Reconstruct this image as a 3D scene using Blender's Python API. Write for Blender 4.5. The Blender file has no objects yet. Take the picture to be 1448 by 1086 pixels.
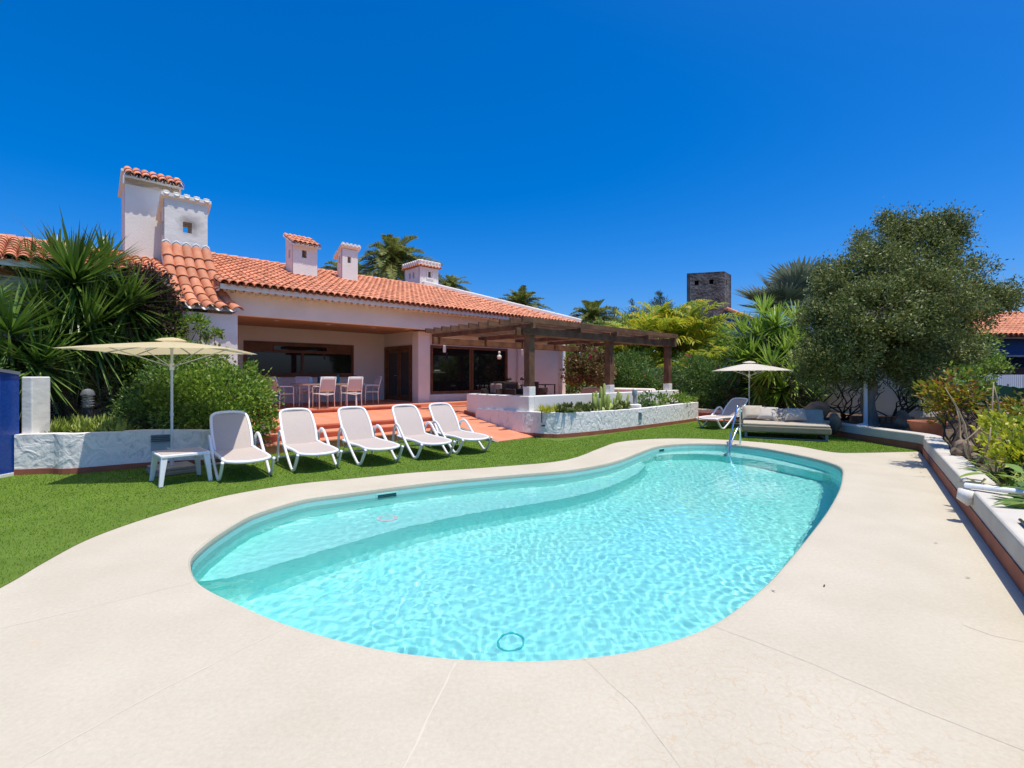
import bpy, math, random
import numpy as np
from mathutils import Vector, Matrix, geometry
random.seed(7)
rng = np.random.default_rng(11)
sc = bpy.context.scene
PI = math.pi
# ------------------------------------------------------------------ camera, sky, sun, exposure
FPX, HOR, CX, EYE = 690.0, 531.0, 724.0, 1.62
cam = bpy.data.cameras.new('camera')
cam_o = bpy.data.objects.new('camera', cam)
sc.collection.objects.link(cam_o)
cam_o.location = (0, 0, EYE)
cam_o.rotation_euler = (PI / 2, 0, 0)
cam.sensor_width = 36
cam.lens = FPX / 1448 * 36
cam.shift_y = -(543 - HOR) / 1448
cam.clip_end = 3000
sc.camera = cam_o
SUN_EL, SUN_H = math.radians(75), (.783, -.622)
world = bpy.data.worlds.new('World')
sc.world = world
world.use_nodes = True
wn = world.node_tree
sky = wn.nodes.new('ShaderNodeTexSky')
sky.sky_type = 'NISHITA'
sky.sun_disc = False
sky.sun_elevation = SUN_EL
sky.sun_rotation = math.atan2(SUN_H[0], SUN_H[1])
sky.air_density = 1.15
sky.dust_density = 10.0
sky.ozone_density = 5.0
sky.altitude = 2000
hsv = wn.nodes.new('ShaderNodeHueSaturation')
hsv.inputs['Saturation'].default_value = 1.35
hsv.inputs['Value'].default_value = 1.0
tint = wn.nodes.new('ShaderNodeMixRGB')
tint.blend_type = 'MULTIPLY'
tint.inputs[0].default_value = 1
tint.inputs[2].default_value = (.85, .92, 1.1, 1)
wn.links.new(sky.outputs[0], tint.inputs[1])
wn.links.new(tint.outputs[0], hsv.inputs['Color'])
wn.links.new(hsv.outputs[0], wn.nodes['Background'].inputs[0])
wn.nodes['Background'].inputs[1].default_value = .125
sun = bpy.data.lights.new('sun', 'SUN')
sun.energy = 3.45
sun.angle = math.radians(.5)
sun.color = (1, .94, .84)
sun.cycles.is_caustics_light = True
sun_o = bpy.data.objects.new('sun', sun)
sc.collection.objects.link(sun_o)
sd = Vector((SUN_H[0] * math.cos(SUN_EL), SUN_H[1] * math.cos(SUN_EL), math.sin(SUN_EL)))
sun_o.rotation_euler = sd.to_track_quat('Z', 'Y').to_euler()
vs = sc.view_settings
vs.view_transform = 'Standard'
vs.look = 'None'
vs.exposure = 0.42
vs.gamma = 1.0
cy = sc.cycles
cy.caustics_refractive = True
cy.caustics_reflective = False
cy.use_denoising = True
cy.sample_clamp_indirect = 4
cy.max_bounces = 8
cy.transparent_max_bounces = 8
cy.use_adaptive_sampling = True
cy.adaptive_threshold = .012

# ------------------------------------------------------------------ helpers
TH = math.radians(43.54)
UX, UY = math.cos(TH), math.sin(TH)           # the house front runs along u, the house depth along v
VX, VY = -UY, UX
def W(U, C, z=0.0): return (U * UX + C * VX, U * UY + C * VY, z)
def UC(x, y): return (x * UX + y * UY, x * VX + y * VY)
def G(px, py, z=0.0):
    d = FPX * (EYE - z) / (py - HOR)
    return ((px - CX) / FPX * d, d)
def D(px, py, d): return ((px - CX) / FPX * d, d, EYE - (py - HOR) / FPX * d)

class MB:
    def __init__(s): s.v, s.f = [], []
    def add(s, vs, fs):
        n = len(s.v)
        s.v += [tuple(p) for p in vs]
        s.f += [tuple(i + n for i in f) for f in fs]
        return s
    def box(s, x0, x1, y0, y1, z0, z1):
        return s.add([(x0, y0, z0), (x1, y0, z0), (x1, y1, z0), (x0, y1, z0), (x0, y0, z1), (x1, y0, z1), (x1, y1, z1), (x0, y1, z1)],
                     [(0, 3, 2, 1), (4, 5, 6, 7), (0, 1, 5, 4), (1, 2, 6, 5), (2, 3, 7, 6), (3, 0, 4, 7)])
    def bar(s, a, b, w, h, up=(0, 0, 1)):
        a, b = Vector(a), Vector(b)
        d = (b - a).normalized()
        sd_ = d.cross(Vector(up)).normalized() * (w / 2)
        u_ = sd_.cross(d).normalized() * (h / 2)
        q = [p + i * sd_ + j * u_ for p in (a, b) for i, j in ((-1, -1), (1, -1), (1, 1), (-1, 1))]
        return s.add(q, [(3, 2, 1, 0), (4, 5, 6, 7), (0, 1, 5, 4), (1, 2, 6, 5), (2, 3, 7, 6), (3, 0, 4, 7)])
    def tube(s, pts, r, n=8, closed=False, cap=True, flat=1.0, ref=(0, 0, 1)):
        pts = [Vector(p) for p in pts]
        m = len(pts)
        rr = r if isinstance(r, (list, tuple)) else [r] * m
        vs_, prev = [], None
        for i, p in enumerate(pts):
            if closed: t = pts[(i + 1) % m] - pts[i - 1]
            else: t = pts[min(i + 1, m - 1)] - pts[max(i - 1, 0)]
            t.normalize()
            a = prev if prev is not None else Vector(ref)
            a = a - t * a.dot(t)
            if a.length < 1e-4: a = Vector((1, 0, 0)) - t * t.x
            a.normalize()
            prev = a
            b = t.cross(a)
            vs_ += [p + (a * math.cos(k * 2 * PI / n) * flat + b * math.sin(k * 2 * PI / n)) * rr[i] for k in range(n)]
        fs = []
        for i in range(m if closed else m - 1):
            j = (i + 1) % m
            fs += [(i * n + k, i * n + (k + 1) % n, j * n + (k + 1) % n, j * n + k) for k in range(n)]
        if cap and not closed: fs += [tuple(range(n - 1, -1, -1)), tuple((m - 1) * n + k for k in range(n))]
        return s.add(vs_, fs)
    def lathe(s, prof, c=(0, 0, 0), n=20):
        vs_ = [(c[0] + r * math.cos(2 * PI * k / n), c[1] + r * math.sin(2 * PI * k / n), c[2] + z) for r, z in prof for k in range(n)]
        fs = [(i * n + k, i * n + (k + 1) % n, (i + 1) * n + (k + 1) % n, (i + 1) * n + k) for i in range(len(prof) - 1) for k in range(n)]
        return s.add(vs_, fs)
    def prism(s, poly, z0, z1):
        n = len(poly)
        zf0 = z0 if callable(z0) else (lambda x, y: z0)
        zf1 = z1 if callable(z1) else (lambda x, y: z1)
        a = sum(poly[i][0] * poly[(i + 1) % n][1] - poly[(i + 1) % n][0] * poly[i][1] for i in range(n))
        if a < 0: poly = poly[::-1]
        tri = geometry.tessellate_polygon([[Vector((x, y, 0)) for x, y in poly]])
        def up(t):
            (x0, y0), (x1, y1), (x2, y2) = [poly[i] for i in t]
            return t if (x1 - x0) * (y2 - y0) - (x2 - x0) * (y1 - y0) > 0 else t[::-1]
        tri = [up(tuple(t)) for t in tri]
        vs_ = [(x, y, zf0(x, y)) for x, y in poly] + [(x, y, zf1(x, y)) for x, y in poly]
        fs = [tuple(i + n for i in t) for t in tri] + [t[::-1] for t in tri]
        fs += [(i, (i + 1) % n, (i + 1) % n + n, i + n) for i in range(n)]
        return s.add(vs_, fs)
    def wall(s, O, ex, ey, en, w, h, t, holes=()):
        # slab with openings: O corner, ex along, ey up, en outward; thickness t behind the front face
        O, ex, ey, en = Vector(O), Vector(ex), Vector(ey), Vector(en)
        xs = sorted({0, w} | {a for q in holes for a in (q[0], q[1])})
        ys = sorted({0, h} | {a for q in holes for a in (q[2], q[3])})
        P = lambda x, y, k: O + ex * x + ey * y - en * (t if k else 0)
        inh = lambda x, y: any(q[0] < x < q[1] and q[2] < y < q[3] for q in holes)
        for i in range(len(xs) - 1):
            for j in range(len(ys) - 1):
                x0, x1, y0, y1 = xs[i], xs[i + 1], ys[j], ys[j + 1]
                if inh((x0 + x1) / 2, (y0 + y1) / 2): continue
                s.add([P(x0, y0, 0), P(x1, y0, 0), P(x1, y1, 0), P(x0, y1, 0)], [(0, 1, 2, 3)])
                s.add([P(x0, y0, 1), P(x1, y0, 1), P(x1, y1, 1), P(x0, y1, 1)], [(3, 2, 1, 0)])
        for (x0, x1, y0, y1), f in [((0, w, 0, h), 0)] + [(q, 1) for q in holes]:
            c = [(x0, y0), (x1, y0), (x1, y1), (x0, y1)]
            for k in range(4):
                a, b = c[k], c[(k + 1) % 4]
                q = [P(*a, 1), P(*b, 1), P(*b, 0), P(*a, 0)]
                s.add(q, [(0, 1, 2, 3) if not f else (3, 2, 1, 0)])
        return s
    def build(s, name, mat, parent=None, smooth=False, bevel=0, seg=2, kind=None, label=None):
        off = Vector(FR[parent.name][0]) if parent is not None and parent.name in FR else Vector((0, 0, 0))
        me = bpy.data.meshes.new(name)
        me.from_pydata([Vector(p) - off for p in s.v], [], s.f)
        me.update()
        return fin(name, me, mat, parent, smooth, bevel, seg, kind, label)

FR = {}
def fin(name, me, mat, parent=None, smooth=False, bevel=0, seg=2, kind=None, label=None):
    o = bpy.data.objects.new(name, me)
    sc.collection.objects.link(o)
    if isinstance(mat, (list, tuple)):
        for m in mat: me.materials.append(m)
    elif mat: me.materials.append(mat)
    if smooth: me.polygons.foreach_set('use_smooth', [True] * len(me.polygons))
    if smooth == 'angle':
        try: me.set_sharp_from_angle(angle=math.radians(38))
        except Exception: pass
    if bevel:
        b = o.modifiers.new('bevel', 'BEVEL')
        b.width = bevel
        b.segments = seg
        b.limit_method = 'ANGLE'
    if parent is not None:
        o.parent = parent
        if parent.name in FR: FR[o.name] = FR[parent.name]
    if kind: o['kind'] = kind
    if label: o['label'] = label
    return o
def npmesh(name, V, Fq, mat, parent=None, smooth=False, kind=None, uv=None):
    off = np.array(FR[parent.name][0]) if parent is not None and parent.name in FR else np.zeros(3)
    V = np.asarray(V, float) - off
    Fq = np.asarray(Fq)
    k = Fq.shape[1]
    me = bpy.data.meshes.new(name)
    me.vertices.add(len(V))
    me.vertices.foreach_set('co', V.ravel().astype(np.float32))
    me.loops.add(Fq.size)
    me.loops.foreach_set('vertex_index', Fq.ravel().astype(np.int32))
    me.polygons.add(len(Fq))
    me.polygons.foreach_set('loop_start', np.arange(0, Fq.size, k, dtype=np.int32))
    me.update(calc_edges=True)
    me.validate()
    return fin(name, me, mat, parent, smooth, kind=kind)
def thing(name, label, cat, loc=(0, 0, 0), rz=0.0, group=None):
    """Empty at a thing's base; parts are given in the frame loc lives in (the world, turned by rz about the origin)."""
    o = bpy.data.objects.new(name, None)
    sc.collection.objects.link(o)
    o.empty_display_size = .2
    c, s = math.cos(rz), math.sin(rz)
    o.location = (loc[0] * c - loc[1] * s, loc[0] * s + loc[1] * c, loc[2])
    o.rotation_euler = (0, 0, rz)
    FR[o.name] = (loc,)
    return tag(o, label, cat, group)
def hthing(name, label, cat, loc, group=None): return thing(name, label, cat, loc, TH, group)
def tag(o, label=None, cat=None, group=None, kind=None):
    if label: o['label'] = label
    if cat: o['category'] = cat
    if group: o['group'] = group
    if kind: o['kind'] = kind
    return o
def copy_tree(o, parent=None):
    c = o.copy()
    sc.collection.objects.link(c)
    c.parent = parent
    for ch in list(o.children): copy_tree(ch, c)
    return c
def place(o, x, y, z, rz): o.location, o.rotation_euler = (x, y, z), (0, 0, rz); return o
def smooth_curve(pts, n=6, closed=True):
    m, out = len(pts), []
    for i in range(m if closed else m - 1):
        g = lambda k: np.array(pts[k % m] if closed else pts[min(max(k, 0), m - 1)], float)
        p0, p1, p2, p3 = g(i - 1), g(i), g(i + 1), g(i + 2)
        for j in range(n):
            t = j / n
            out.append(tuple(.5 * (2 * p1 + (p2 - p0) * t + (2 * p0 - 5 * p1 + 4 * p2 - p3) * t * t + (3 * p1 - p0 - 3 * p2 + p3) * t ** 3)))
    if not closed: out.append(tuple(np.array(pts[-1], float)))
    return out
def poly_z(outer, holes, z):
    loops = [[Vector((p[0], p[1], 0)) for p in l] for l in [outer] + list(holes)]
    v = [(p.x, p.y, z) for l in loops for p in l]
    f = []
    for t in geometry.tessellate_polygon(loops):
        a, b, c = [v[i] for i in t]
        f.append(tuple(t) if (b[0] - a[0]) * (c[1] - a[1]) - (c[0] - a[0]) * (b[1] - a[1]) > 0 else tuple(t)[::-1])
    return v, f
def inside(P, poly):
    P = np.asarray(P); x, y = P[:, 0], P[:, 1]
    r = np.zeros(len(P), bool)
    for i in range(len(poly)):
        (x0, y0), (x1, y1) = poly[i][:2], poly[i - 1][:2]
        c = ((y0 > y) != (y1 > y)) & (x < (x1 - x0) * (y - y0) / (y1 - y0 + 1e-12) + x0)
        r ^= c
    return r

# ------------------------------------------------------------------ materials
M = {}
def mat(name, col, rough=.6, col2=None, scale=8., detail=6., bump=0., bscale=None, bdist=.01, island=0., spec=.4, metal=0., trans=0., coords='Object', ramp=(.35, .65), stretch=None):
    m = bpy.data.materials.new(name)
    m.use_nodes = True
    t = m.node_tree
    N, L = t.nodes.new, t.links.new
    b = t.nodes['Principled BSDF']
    b.inputs['Roughness'].default_value = rough
    b.inputs['Specular IOR Level'].default_value = spec
    b.inputs['Metallic'].default_value = metal
    tc = N('ShaderNodeTexCoord')
    src = tc.outputs[coords]
    if stretch:
        mp = N('ShaderNodeMapping')
        mp.inputs['Scale'].default_value = stretch
        L(src, mp.inputs[0]); src = mp.outputs[0]
    out = None
    if col2 is not None:
        no = N('ShaderNodeTexNoise')
        no.inputs['Scale'].default_value = scale
        no.inputs['Detail'].default_value = detail
        L(src, no.inputs['Vector'])
        cr = N('ShaderNodeValToRGB')
        cr.color_ramp.elements[0].position, cr.color_ramp.elements[1].position = ramp
        cr.color_ramp.elements[0].color = (*col, 1)
        cr.color_ramp.elements[1].color = (*col2, 1)
        L(no.outputs['Fac'], cr.inputs[0])
        out = cr.outputs[0]
    if island:
        ge = N('ShaderNodeNewGeometry')
        h_ = N('ShaderNodeHueSaturation')
        mr = N('ShaderNodeMapRange')
        mr.inputs['To Min'].default_value = 1 - island
        mr.inputs['To Max'].default_value = 1 + island
        L(ge.outputs['Random Per Island'], mr.inputs[0])
        L(mr.outputs[0], h_.inputs['Value'])
        if out: L(out, h_.inputs['Color'])
        else: h_.inputs['Color'].default_value = (*col, 1)
        out = h_.outputs[0]
    if out: L(out, b.inputs['Base Color'])
    else: b.inputs['Base Color'].default_value = (*col, 1)
    if bump:
        nb = N('ShaderNodeTexNoise')
        nb.inputs['Scale'].default_value = bscale or scale * 4
        nb.inputs['Detail'].default_value = 5
        L(src, nb.inputs['Vector'])
        bp = N('ShaderNodeBump')
        bp.inputs['Strength'].default_value = bump
        bp.inputs['Distance'].default_value = bdist
        L(nb.outputs['Fac'], bp.inputs['Height'])
        L(bp.outputs[0], b.inputs['Normal'])
    M[name] = m
    return m
def leafmat(name, cols, trans=.3, rough=.5, spec=.35, tcol=None):
    """leaf material: colour picked per leaf from a ramp, part of the light passes through."""
    m = bpy.data.materials.new(name)
    m.use_nodes = True
    t = m.node_tree
    N, L = t.nodes.new, t.links.new
    b = t.nodes['Principled BSDF']
    b.inputs['Roughness'].default_value = rough
    b.inputs['Specular IOR Level'].default_value = spec
    ge = N('ShaderNodeNewGeometry')
    cr = N('ShaderNodeValToRGB')
    e = cr.color_ramp.elements
    while len(e) < len(cols): e.new(.5)
    for i, c in enumerate(cols):
        e[i].position = i / (len(cols) - 1)
        e[i].color = (*c, 1)
    L(ge.outputs['Random Per Island'], cr.inputs[0])
    L(cr.outputs[0], b.inputs['Base Color'])
    tr = N('ShaderNodeBsdfTranslucent')
    hs = N('ShaderNodeHueSaturation')
    hs.inputs['Value'].default_value = 1.6
    L(cr.outputs[0], hs.inputs['Color'])
    L(hs.outputs[0], tr.inputs[0])
    mx = N('ShaderNodeMixShader')
    mx.inputs[0].default_value = trans
    L(b.outputs[0], mx.inputs[1]); L(tr.outputs[0], mx.inputs[2])
    L(mx.outputs[0], t.nodes['Material Output'].inputs[0])
    M[name] = m
    return m

mat('stucco', (.84, .805, .715), .9, (.78, .745, .66), 1.3, bump=.5, bscale=24, bdist=.01, spec=.2)
mat('stucco_rough', (.83, .79, .71), .9, (.76, .72, .645), 2.2, bump=.55, bscale=6, bdist=.016, spec=.2, stretch=(1, 1, 1.4))
mat('house_wall', (.83, .775, .68), .9, (.78, .72, .62), 1.1, bump=.35, bscale=30, bdist=.006, spec=.2)
mat('roof_tile', (.70, .31, .175), .85, (.58, .225, .115), 5, island=.2, bump=.4, bscale=40, bdist=.005, spec=.2)
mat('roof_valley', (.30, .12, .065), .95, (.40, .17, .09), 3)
mat('terracotta_floor', (.70, .275, .15), .75, (.62, .225, .12), 2.5, bump=.2, bscale=30, bdist=.004, spec=.25)
mat('terracotta_trim', (.34, .115, .062), .8, (.27, .085, .045), 3, bump=.25, bscale=25, bdist=.005)
mat('old_wood', (.23, .112, .052), .8, (.115, .055, .028), 3, stretch=(1, 1, 1), bump=.6, bscale=12, bdist=.01, island=.25)
mat('frame_wood', (.20, .088, .036), .55, (.13, .055, .022), 4, bump=.2, bscale=30, bdist=.004)
mat('soffit_wood', (.48, .29, .15), .6, (.40, .23, .115), 2, stretch=(1, 8, 1), bump=.3, bscale=6)
mat('white_plastic', (.80, .80, .80), .35, spec=.5)
mat('sling', (.50, .43, .37), .8, (.46, .39, .335), 60, bump=.4, bscale=260, bdist=.003, spec=.2)
mat('table_top', (.50, .44, .385), .6, (.45, .40, .35), 30)
mat('chair_frame', (.82, .80, .76), .4)
mat('parasol_yellow', (.84, .70, .42), .85, (.81, .67, .39), 3, spec=.1, bump=.3, bscale=3, bdist=.02)
mat('parasol_cream', (.85, .78, .65), .85, (.82, .75, .62), 3, spec=.1)
mat('pole_grey', (.62, .64, .65), .35, metal=.3)
mat('chrome', (.75, .77, .79), .15, metal=1.0)
mat('concrete', (.36, .31, .25), .9, (.30, .26, .21), 12, bump=.5, bscale=40)
mat('bed_grey', (.25, .225, .155), .85, (.22, .195, .13), 4, bump=.3, bscale=80, bdist=.004)
mat('bed_top', (.50, .43, .32), .9, (.44, .38, .28), 6, bump=.5, bscale=5, bdist=.03)
mat('cushion', (.56, .50, .40), .9, (.50, .44, .35), 7, bump=.4, bscale=7, bdist=.02)
mat('kerb_paint', (.60, .555, .46), .9, (.54, .495, .41), 3, bump=.5, bscale=16, bdist=.01, spec=.2)
mat('soil', (.075, .050, .033), .95, (.14, .095, .06), 6, bump=.9, bscale=18, bdist=.05)
mat('rock', (.26, .19, .125), .9, (.13, .09, .06), 3, bump=.9, bscale=8, bdist=.05)
mat('pot', (.48, .175, .085), .8, (.40, .14, .07), 4, bump=.3, bscale=30)
mat('jar', (.66, .33, .17), .8, (.45, .18, .09), 5, bump=.4, bscale=14)
mat('bark', (.30, .245, .185), .95, (.15, .12, .09), 6, stretch=(1, 1, .25), bump=1., bscale=14, bdist=.03)
mat('bark_dark', (.085, .06, .042), .95, (.045, .032, .024), 7, bump=.8, bscale=16, bdist=.02)
mat('palm_trunk', (.17, .12, .075), .95, (.08, .055, .036), 9, bump=1., bscale=14, bdist=.04)
mat('stone_dark', (.19, .18, .165), .95, (.075, .068, .058), 1.6, bump=1., bscale=5, bdist=.1, detail=9)
mat('blue_paint', (.012, .055, .165), .8, (.010, .045, .13), 2)
mat('green_net', (.012, .165, .055), .8, (.010, .125, .043), 5, bump=.4, bscale=30)
mat('white_fence', (.66, .67, .68), .7)
mat('lamp_grey', (.20, .21, .22), .5)
mat('lamp_dark', (.04, .042, .046), .5)
mat('lamp_lens', (.72, .70, .62), .3)
mat('black_metal', (.018, .017, .016), .5)
mat('wicker', (.055, .040, .032), .8, (.03, .022, .018), 40, bump=.7, bscale=90)
mat('teal_glass', (.01, .20, .22), .15, spec=.6)
mat('ceramic', (.72, .70, .67), .3)
mat('soot', (.02, .018, .016), .95)
mat('paint_joint', (.60, .525, .435), .95)
mat('dry_leaf', (.55, .42, .22), .8)
mat('red_flower', (.62, .03, .075), .6)
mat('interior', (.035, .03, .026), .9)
mat('curtain', (.10, .095, .085), .9)
def cloth(name, k):
    m = M[name]
    t = m.node_tree
    b, o = t.nodes['Principled BSDF'], t.nodes['Material Output']
    tr = t.nodes.new('ShaderNodeBsdfTranslucent')
    if b.inputs['Base Color'].links: t.links.new(b.inputs['Base Color'].links[0].from_socket, tr.inputs[0])
    mx = t.nodes.new('ShaderNodeMixShader')
    mx.inputs[0].default_value = k
    t.links.new(b.outputs[0], mx.inputs[1]); t.links.new(tr.outputs[0], mx.inputs[2]); t.links.new(mx.outputs[0], o.inputs[0])
cloth('parasol_yellow', .42)
cloth('parasol_cream', .35)
def glass_dark(name, col=(.012, .014, .013)):
    m = mat(name, col, .03, spec=.5)
    return m
glass_dark('pane')
def grate(name):
    m = mat(name, (.02, .09, .08), .5)
grate('skimmer_dark')
# deck: cream coating with fine cracks
def deck_mat():
    m = mat('deck', (.555, .495, .37), .85, (.515, .455, .335), 1.6, bump=.25, bscale=110, bdist=.003, spec=.25)
    t = m.node_tree
    N, L = t.nodes.new, t.links.new
    b = t.nodes['Principled BSDF']
    base = b.inputs['Base Color'].links[0].from_socket
    tc = N('ShaderNodeTexCoord')
    nz = N('ShaderNodeTexNoise'); nz.inputs['Scale'].default_value = 5; nz.inputs['Detail'].default_value = 4
    L(tc.outputs['Object'], nz.inputs['Vector'])
    ad = N('ShaderNodeMixRGB'); ad.blend_type = 'ADD'; ad.inputs[0].default_value = .35
    L(tc.outputs['Object'], ad.inputs[1]); L(nz.outputs['Color'], ad.inputs[2])
    last = base
    ng = N('ShaderNodeTexNoise'); ng.inputs['Scale'].default_value = 38; ng.inputs['Detail'].default_value = 9; ng.inputs['Roughness'].default_value = .75
    L(tc.outputs['Object'], ng.inputs['Vector'])
    rg = N('ShaderNodeMapRange'); rg.inputs['From Min'].default_value = .3; rg.inputs['From Max'].default_value = .7; rg.inputs['To Min'].default_value = .90; rg.inputs['To Max'].default_value = 1.08
    L(ng.outputs['Fac'], rg.inputs[0])
    hg = N('ShaderNodeHueSaturation'); L(rg.outputs[0], hg.inputs['Value']); L(last, hg.inputs['Color'])
    last = hg.outputs[0]
    def cracks(scale, width, mscale, lo, hi, col, amt, off):
        nonlocal last
        vo = N('ShaderNodeTexVoronoi'); vo.feature = 'DISTANCE_TO_EDGE'; vo.inputs['Scale'].default_value = scale
        L(ad.outputs[0], vo.inputs['Vector'])
        lt = N('ShaderNodeMapRange'); lt.inputs['From Min'].default_value = 0; lt.inputs['From Max'].default_value = width
        lt.inputs['To Min'].default_value = 1; lt.inputs['To Max'].default_value = 0
        L(vo.outputs['Distance'], lt.inputs[0])
        mp = N('ShaderNodeMapping'); mp.inputs['Location'].default_value = off
        L(tc.outputs['Object'], mp.inputs[0])
        n2 = N('ShaderNodeTexNoise'); n2.inputs['Scale'].default_value = mscale; n2.inputs['Detail'].default_value = 3
        L(mp.outputs[0], n2.inputs['Vector'])
        mr = N('ShaderNodeMapRange'); mr.inputs['From Min'].default_value = lo; mr.inputs['From Max'].default_value = hi
        mr.inputs['To Max'].default_value = amt
        L(n2.outputs['Fac'], mr.inputs[0])
        mu = N('ShaderNodeMath'); mu.operation = 'MULTIPLY'
        L(lt.outputs[0], mu.inputs[0]); L(mr.outputs[0], mu.inputs[1])
        mx = N('ShaderNodeMixRGB'); mx.inputs[2].default_value = (*col, 1)
        L(mu.outputs[0], mx.inputs[0]); L(last, mx.inputs[1])
        last = mx.outputs[0]
    px_, py_ = G(1120, 1000)
    dm = N('ShaderNodeVectorMath'); dm.operation = 'DISTANCE'; dm.inputs[1].default_value = (px_, py_, 0)
    L(ad.outputs[0], dm.inputs[0])
    patch = N('ShaderNodeMapRange'); patch.inputs['From Min'].default_value = .45; patch.inputs['From Max'].default_value = 1.15; patch.inputs['To Min'].default_value = 1; patch.inputs['To Max'].default_value = 0
    L(dm.outputs['Value'], patch.inputs[0])
    vp = N('ShaderNodeTexVoronoi'); vp.feature = 'DISTANCE_TO_EDGE'; vp.inputs['Scale'].default_value = 7
    L(ad.outputs[0], vp.inputs['Vector'])
    lp_ = N('ShaderNodeMapRange'); lp_.inputs['From Max'].default_value = .03; lp_.inputs['To Min'].default_value = .6; lp_.inputs['To Max'].default_value = 0
    L(vp.outputs['Distance'], lp_.inputs[0])
    mp_ = N('ShaderNodeMath'); mp_.operation = 'MULTIPLY'
    L(lp_.outputs[0], mp_.inputs[0]); L(patch.outputs[0], mp_.inputs[1])
    mxp = N('ShaderNodeMixRGB'); mxp.inputs[2].default_value = (.50, .36, .22, 1)
    L(mp_.outputs[0], mxp.inputs[0]); L(last, mxp.inputs[1])
    last = mxp.outputs[0]
    cracks(9, .022, .8, .42, .62, (.47, .37, .26), .42, (3, 0, 0))
    cracks(17, .035, 1.1, .45, .65, (.50, .42, .32), .30, (9, 4, 0))
    # small rusty stains
    n3 = N('ShaderNodeTexNoise'); n3.inputs['Scale'].default_value = 2.3; n3.inputs['Detail'].default_value = 8
    L(tc.outputs['Object'], n3.inputs['Vector'])
    mr = N('ShaderNodeMapRange'); mr.inputs['From Min'].default_value = .66; mr.inputs['From Max'].default_value = .76; mr.inputs['To Max'].default_value = .5
    L(n3.outputs['Fac'], mr.inputs[0])
    mx = N('ShaderNodeMixRGB'); mx.inputs[2].default_value = (.58, .40, .22, 1)
    L(mr.outputs[0], mx.inputs[0]); L(last, mx.inputs[1])
    L(mx.outputs[0], b.inputs['Base Color'])
deck_mat()
# trowelled white wall: diagonal ridges with grey weathering in the hollows
def chunky():
    m = mat('trowel', (.80, .79, .765), .9, spec=.2)
    t = m.node_tree
    N, L = t.nodes.new, t.links.new
    b = t.nodes['Principled BSDF']
    tc = N('ShaderNodeTexCoord')
    n1 = N('ShaderNodeTexNoise'); n1.inputs['Scale'].default_value = 3.2; n1.inputs['Detail'].default_value = 3; n1.inputs['Distortion'].default_value = 1.2
    mp = N('ShaderNodeMapping'); mp.inputs['Rotation'].default_value = (.6, .75, .4); mp.inputs['Scale'].default_value = (1, 3.4, 1.3)
    L(tc.outputs['Object'], mp.inputs[0]); L(mp.outputs[0], n1.inputs['Vector'])
    n2 = N('ShaderNodeTexNoise'); n2.inputs['Scale'].default_value = 11; n2.inputs['Detail'].default_value = 5
    L(tc.outputs['Object'], n2.inputs['Vector'])
    ad = N('ShaderNodeMath'); ad.operation = 'MULTIPLY_ADD'; ad.inputs[1].default_value = .3
    L(n2.outputs['Fac'], ad.inputs[0]); L(n1.outputs['Fac'], ad.inputs[2])
    bp = N('ShaderNodeBump'); bp.inputs['Strength'].default_value = 1.0; bp.inputs['Distance'].default_value = .035
    L(ad.outputs[0], bp.inputs['Height']); L(bp.outputs[0], b.inputs['Normal'])
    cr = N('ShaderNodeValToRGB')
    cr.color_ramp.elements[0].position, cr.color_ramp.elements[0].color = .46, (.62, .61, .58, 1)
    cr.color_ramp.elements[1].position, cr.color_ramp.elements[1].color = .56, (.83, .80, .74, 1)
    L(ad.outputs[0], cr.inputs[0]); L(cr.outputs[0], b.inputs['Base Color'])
chunky()
def sooty():
    m = M['stucco_rough'].copy(); m.name = 'stucco_soot'; M['stucco_soot'] = m
    t = m.node_tree
    N, L = t.nodes.new, t.links.new
    b = t.nodes['Principled BSDF'].inputs['Base Color']
    tc = N('ShaderNodeTexCoord')
    n_ = N('ShaderNodeTexNoise'); n_.inputs['Scale'].default_value = 5; n_.inputs['Detail'].default_value = 5
    L(tc.outputs['Object'], n_.inputs['Vector'])
    ad = N('ShaderNodeMixRGB'); ad.blend_type = 'ADD'; ad.inputs[0].default_value = .30
    L(tc.outputs['Object'], ad.inputs[1]); L(n_.outputs['Color'], ad.inputs[2])
    dm = N('ShaderNodeVectorMath'); dm.operation = 'DISTANCE'; dm.inputs[1].default_value = (2.74 - 9 + .15, 15.22 - 17 + .15, 5.60 + .15)
    L(ad.outputs[0], dm.inputs[0])
    mr = N('ShaderNodeMapRange'); mr.inputs['From Min'].default_value = .08; mr.inputs['From Max'].default_value = .34; mr.inputs['To Min'].default_value = .8; mr.inputs['To Max'].default_value = 0
    L(dm.outputs['Value'], mr.inputs[0])
    mx = N('ShaderNodeMixRGB'); mx.inputs[2].default_value = (.22, .19, .16, 1)
    L(mr.outputs[0], mx.inputs[0]); L(b.links[0].from_socket, mx.inputs[1]); L(mx.outputs[0], b)
sooty()
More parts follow.
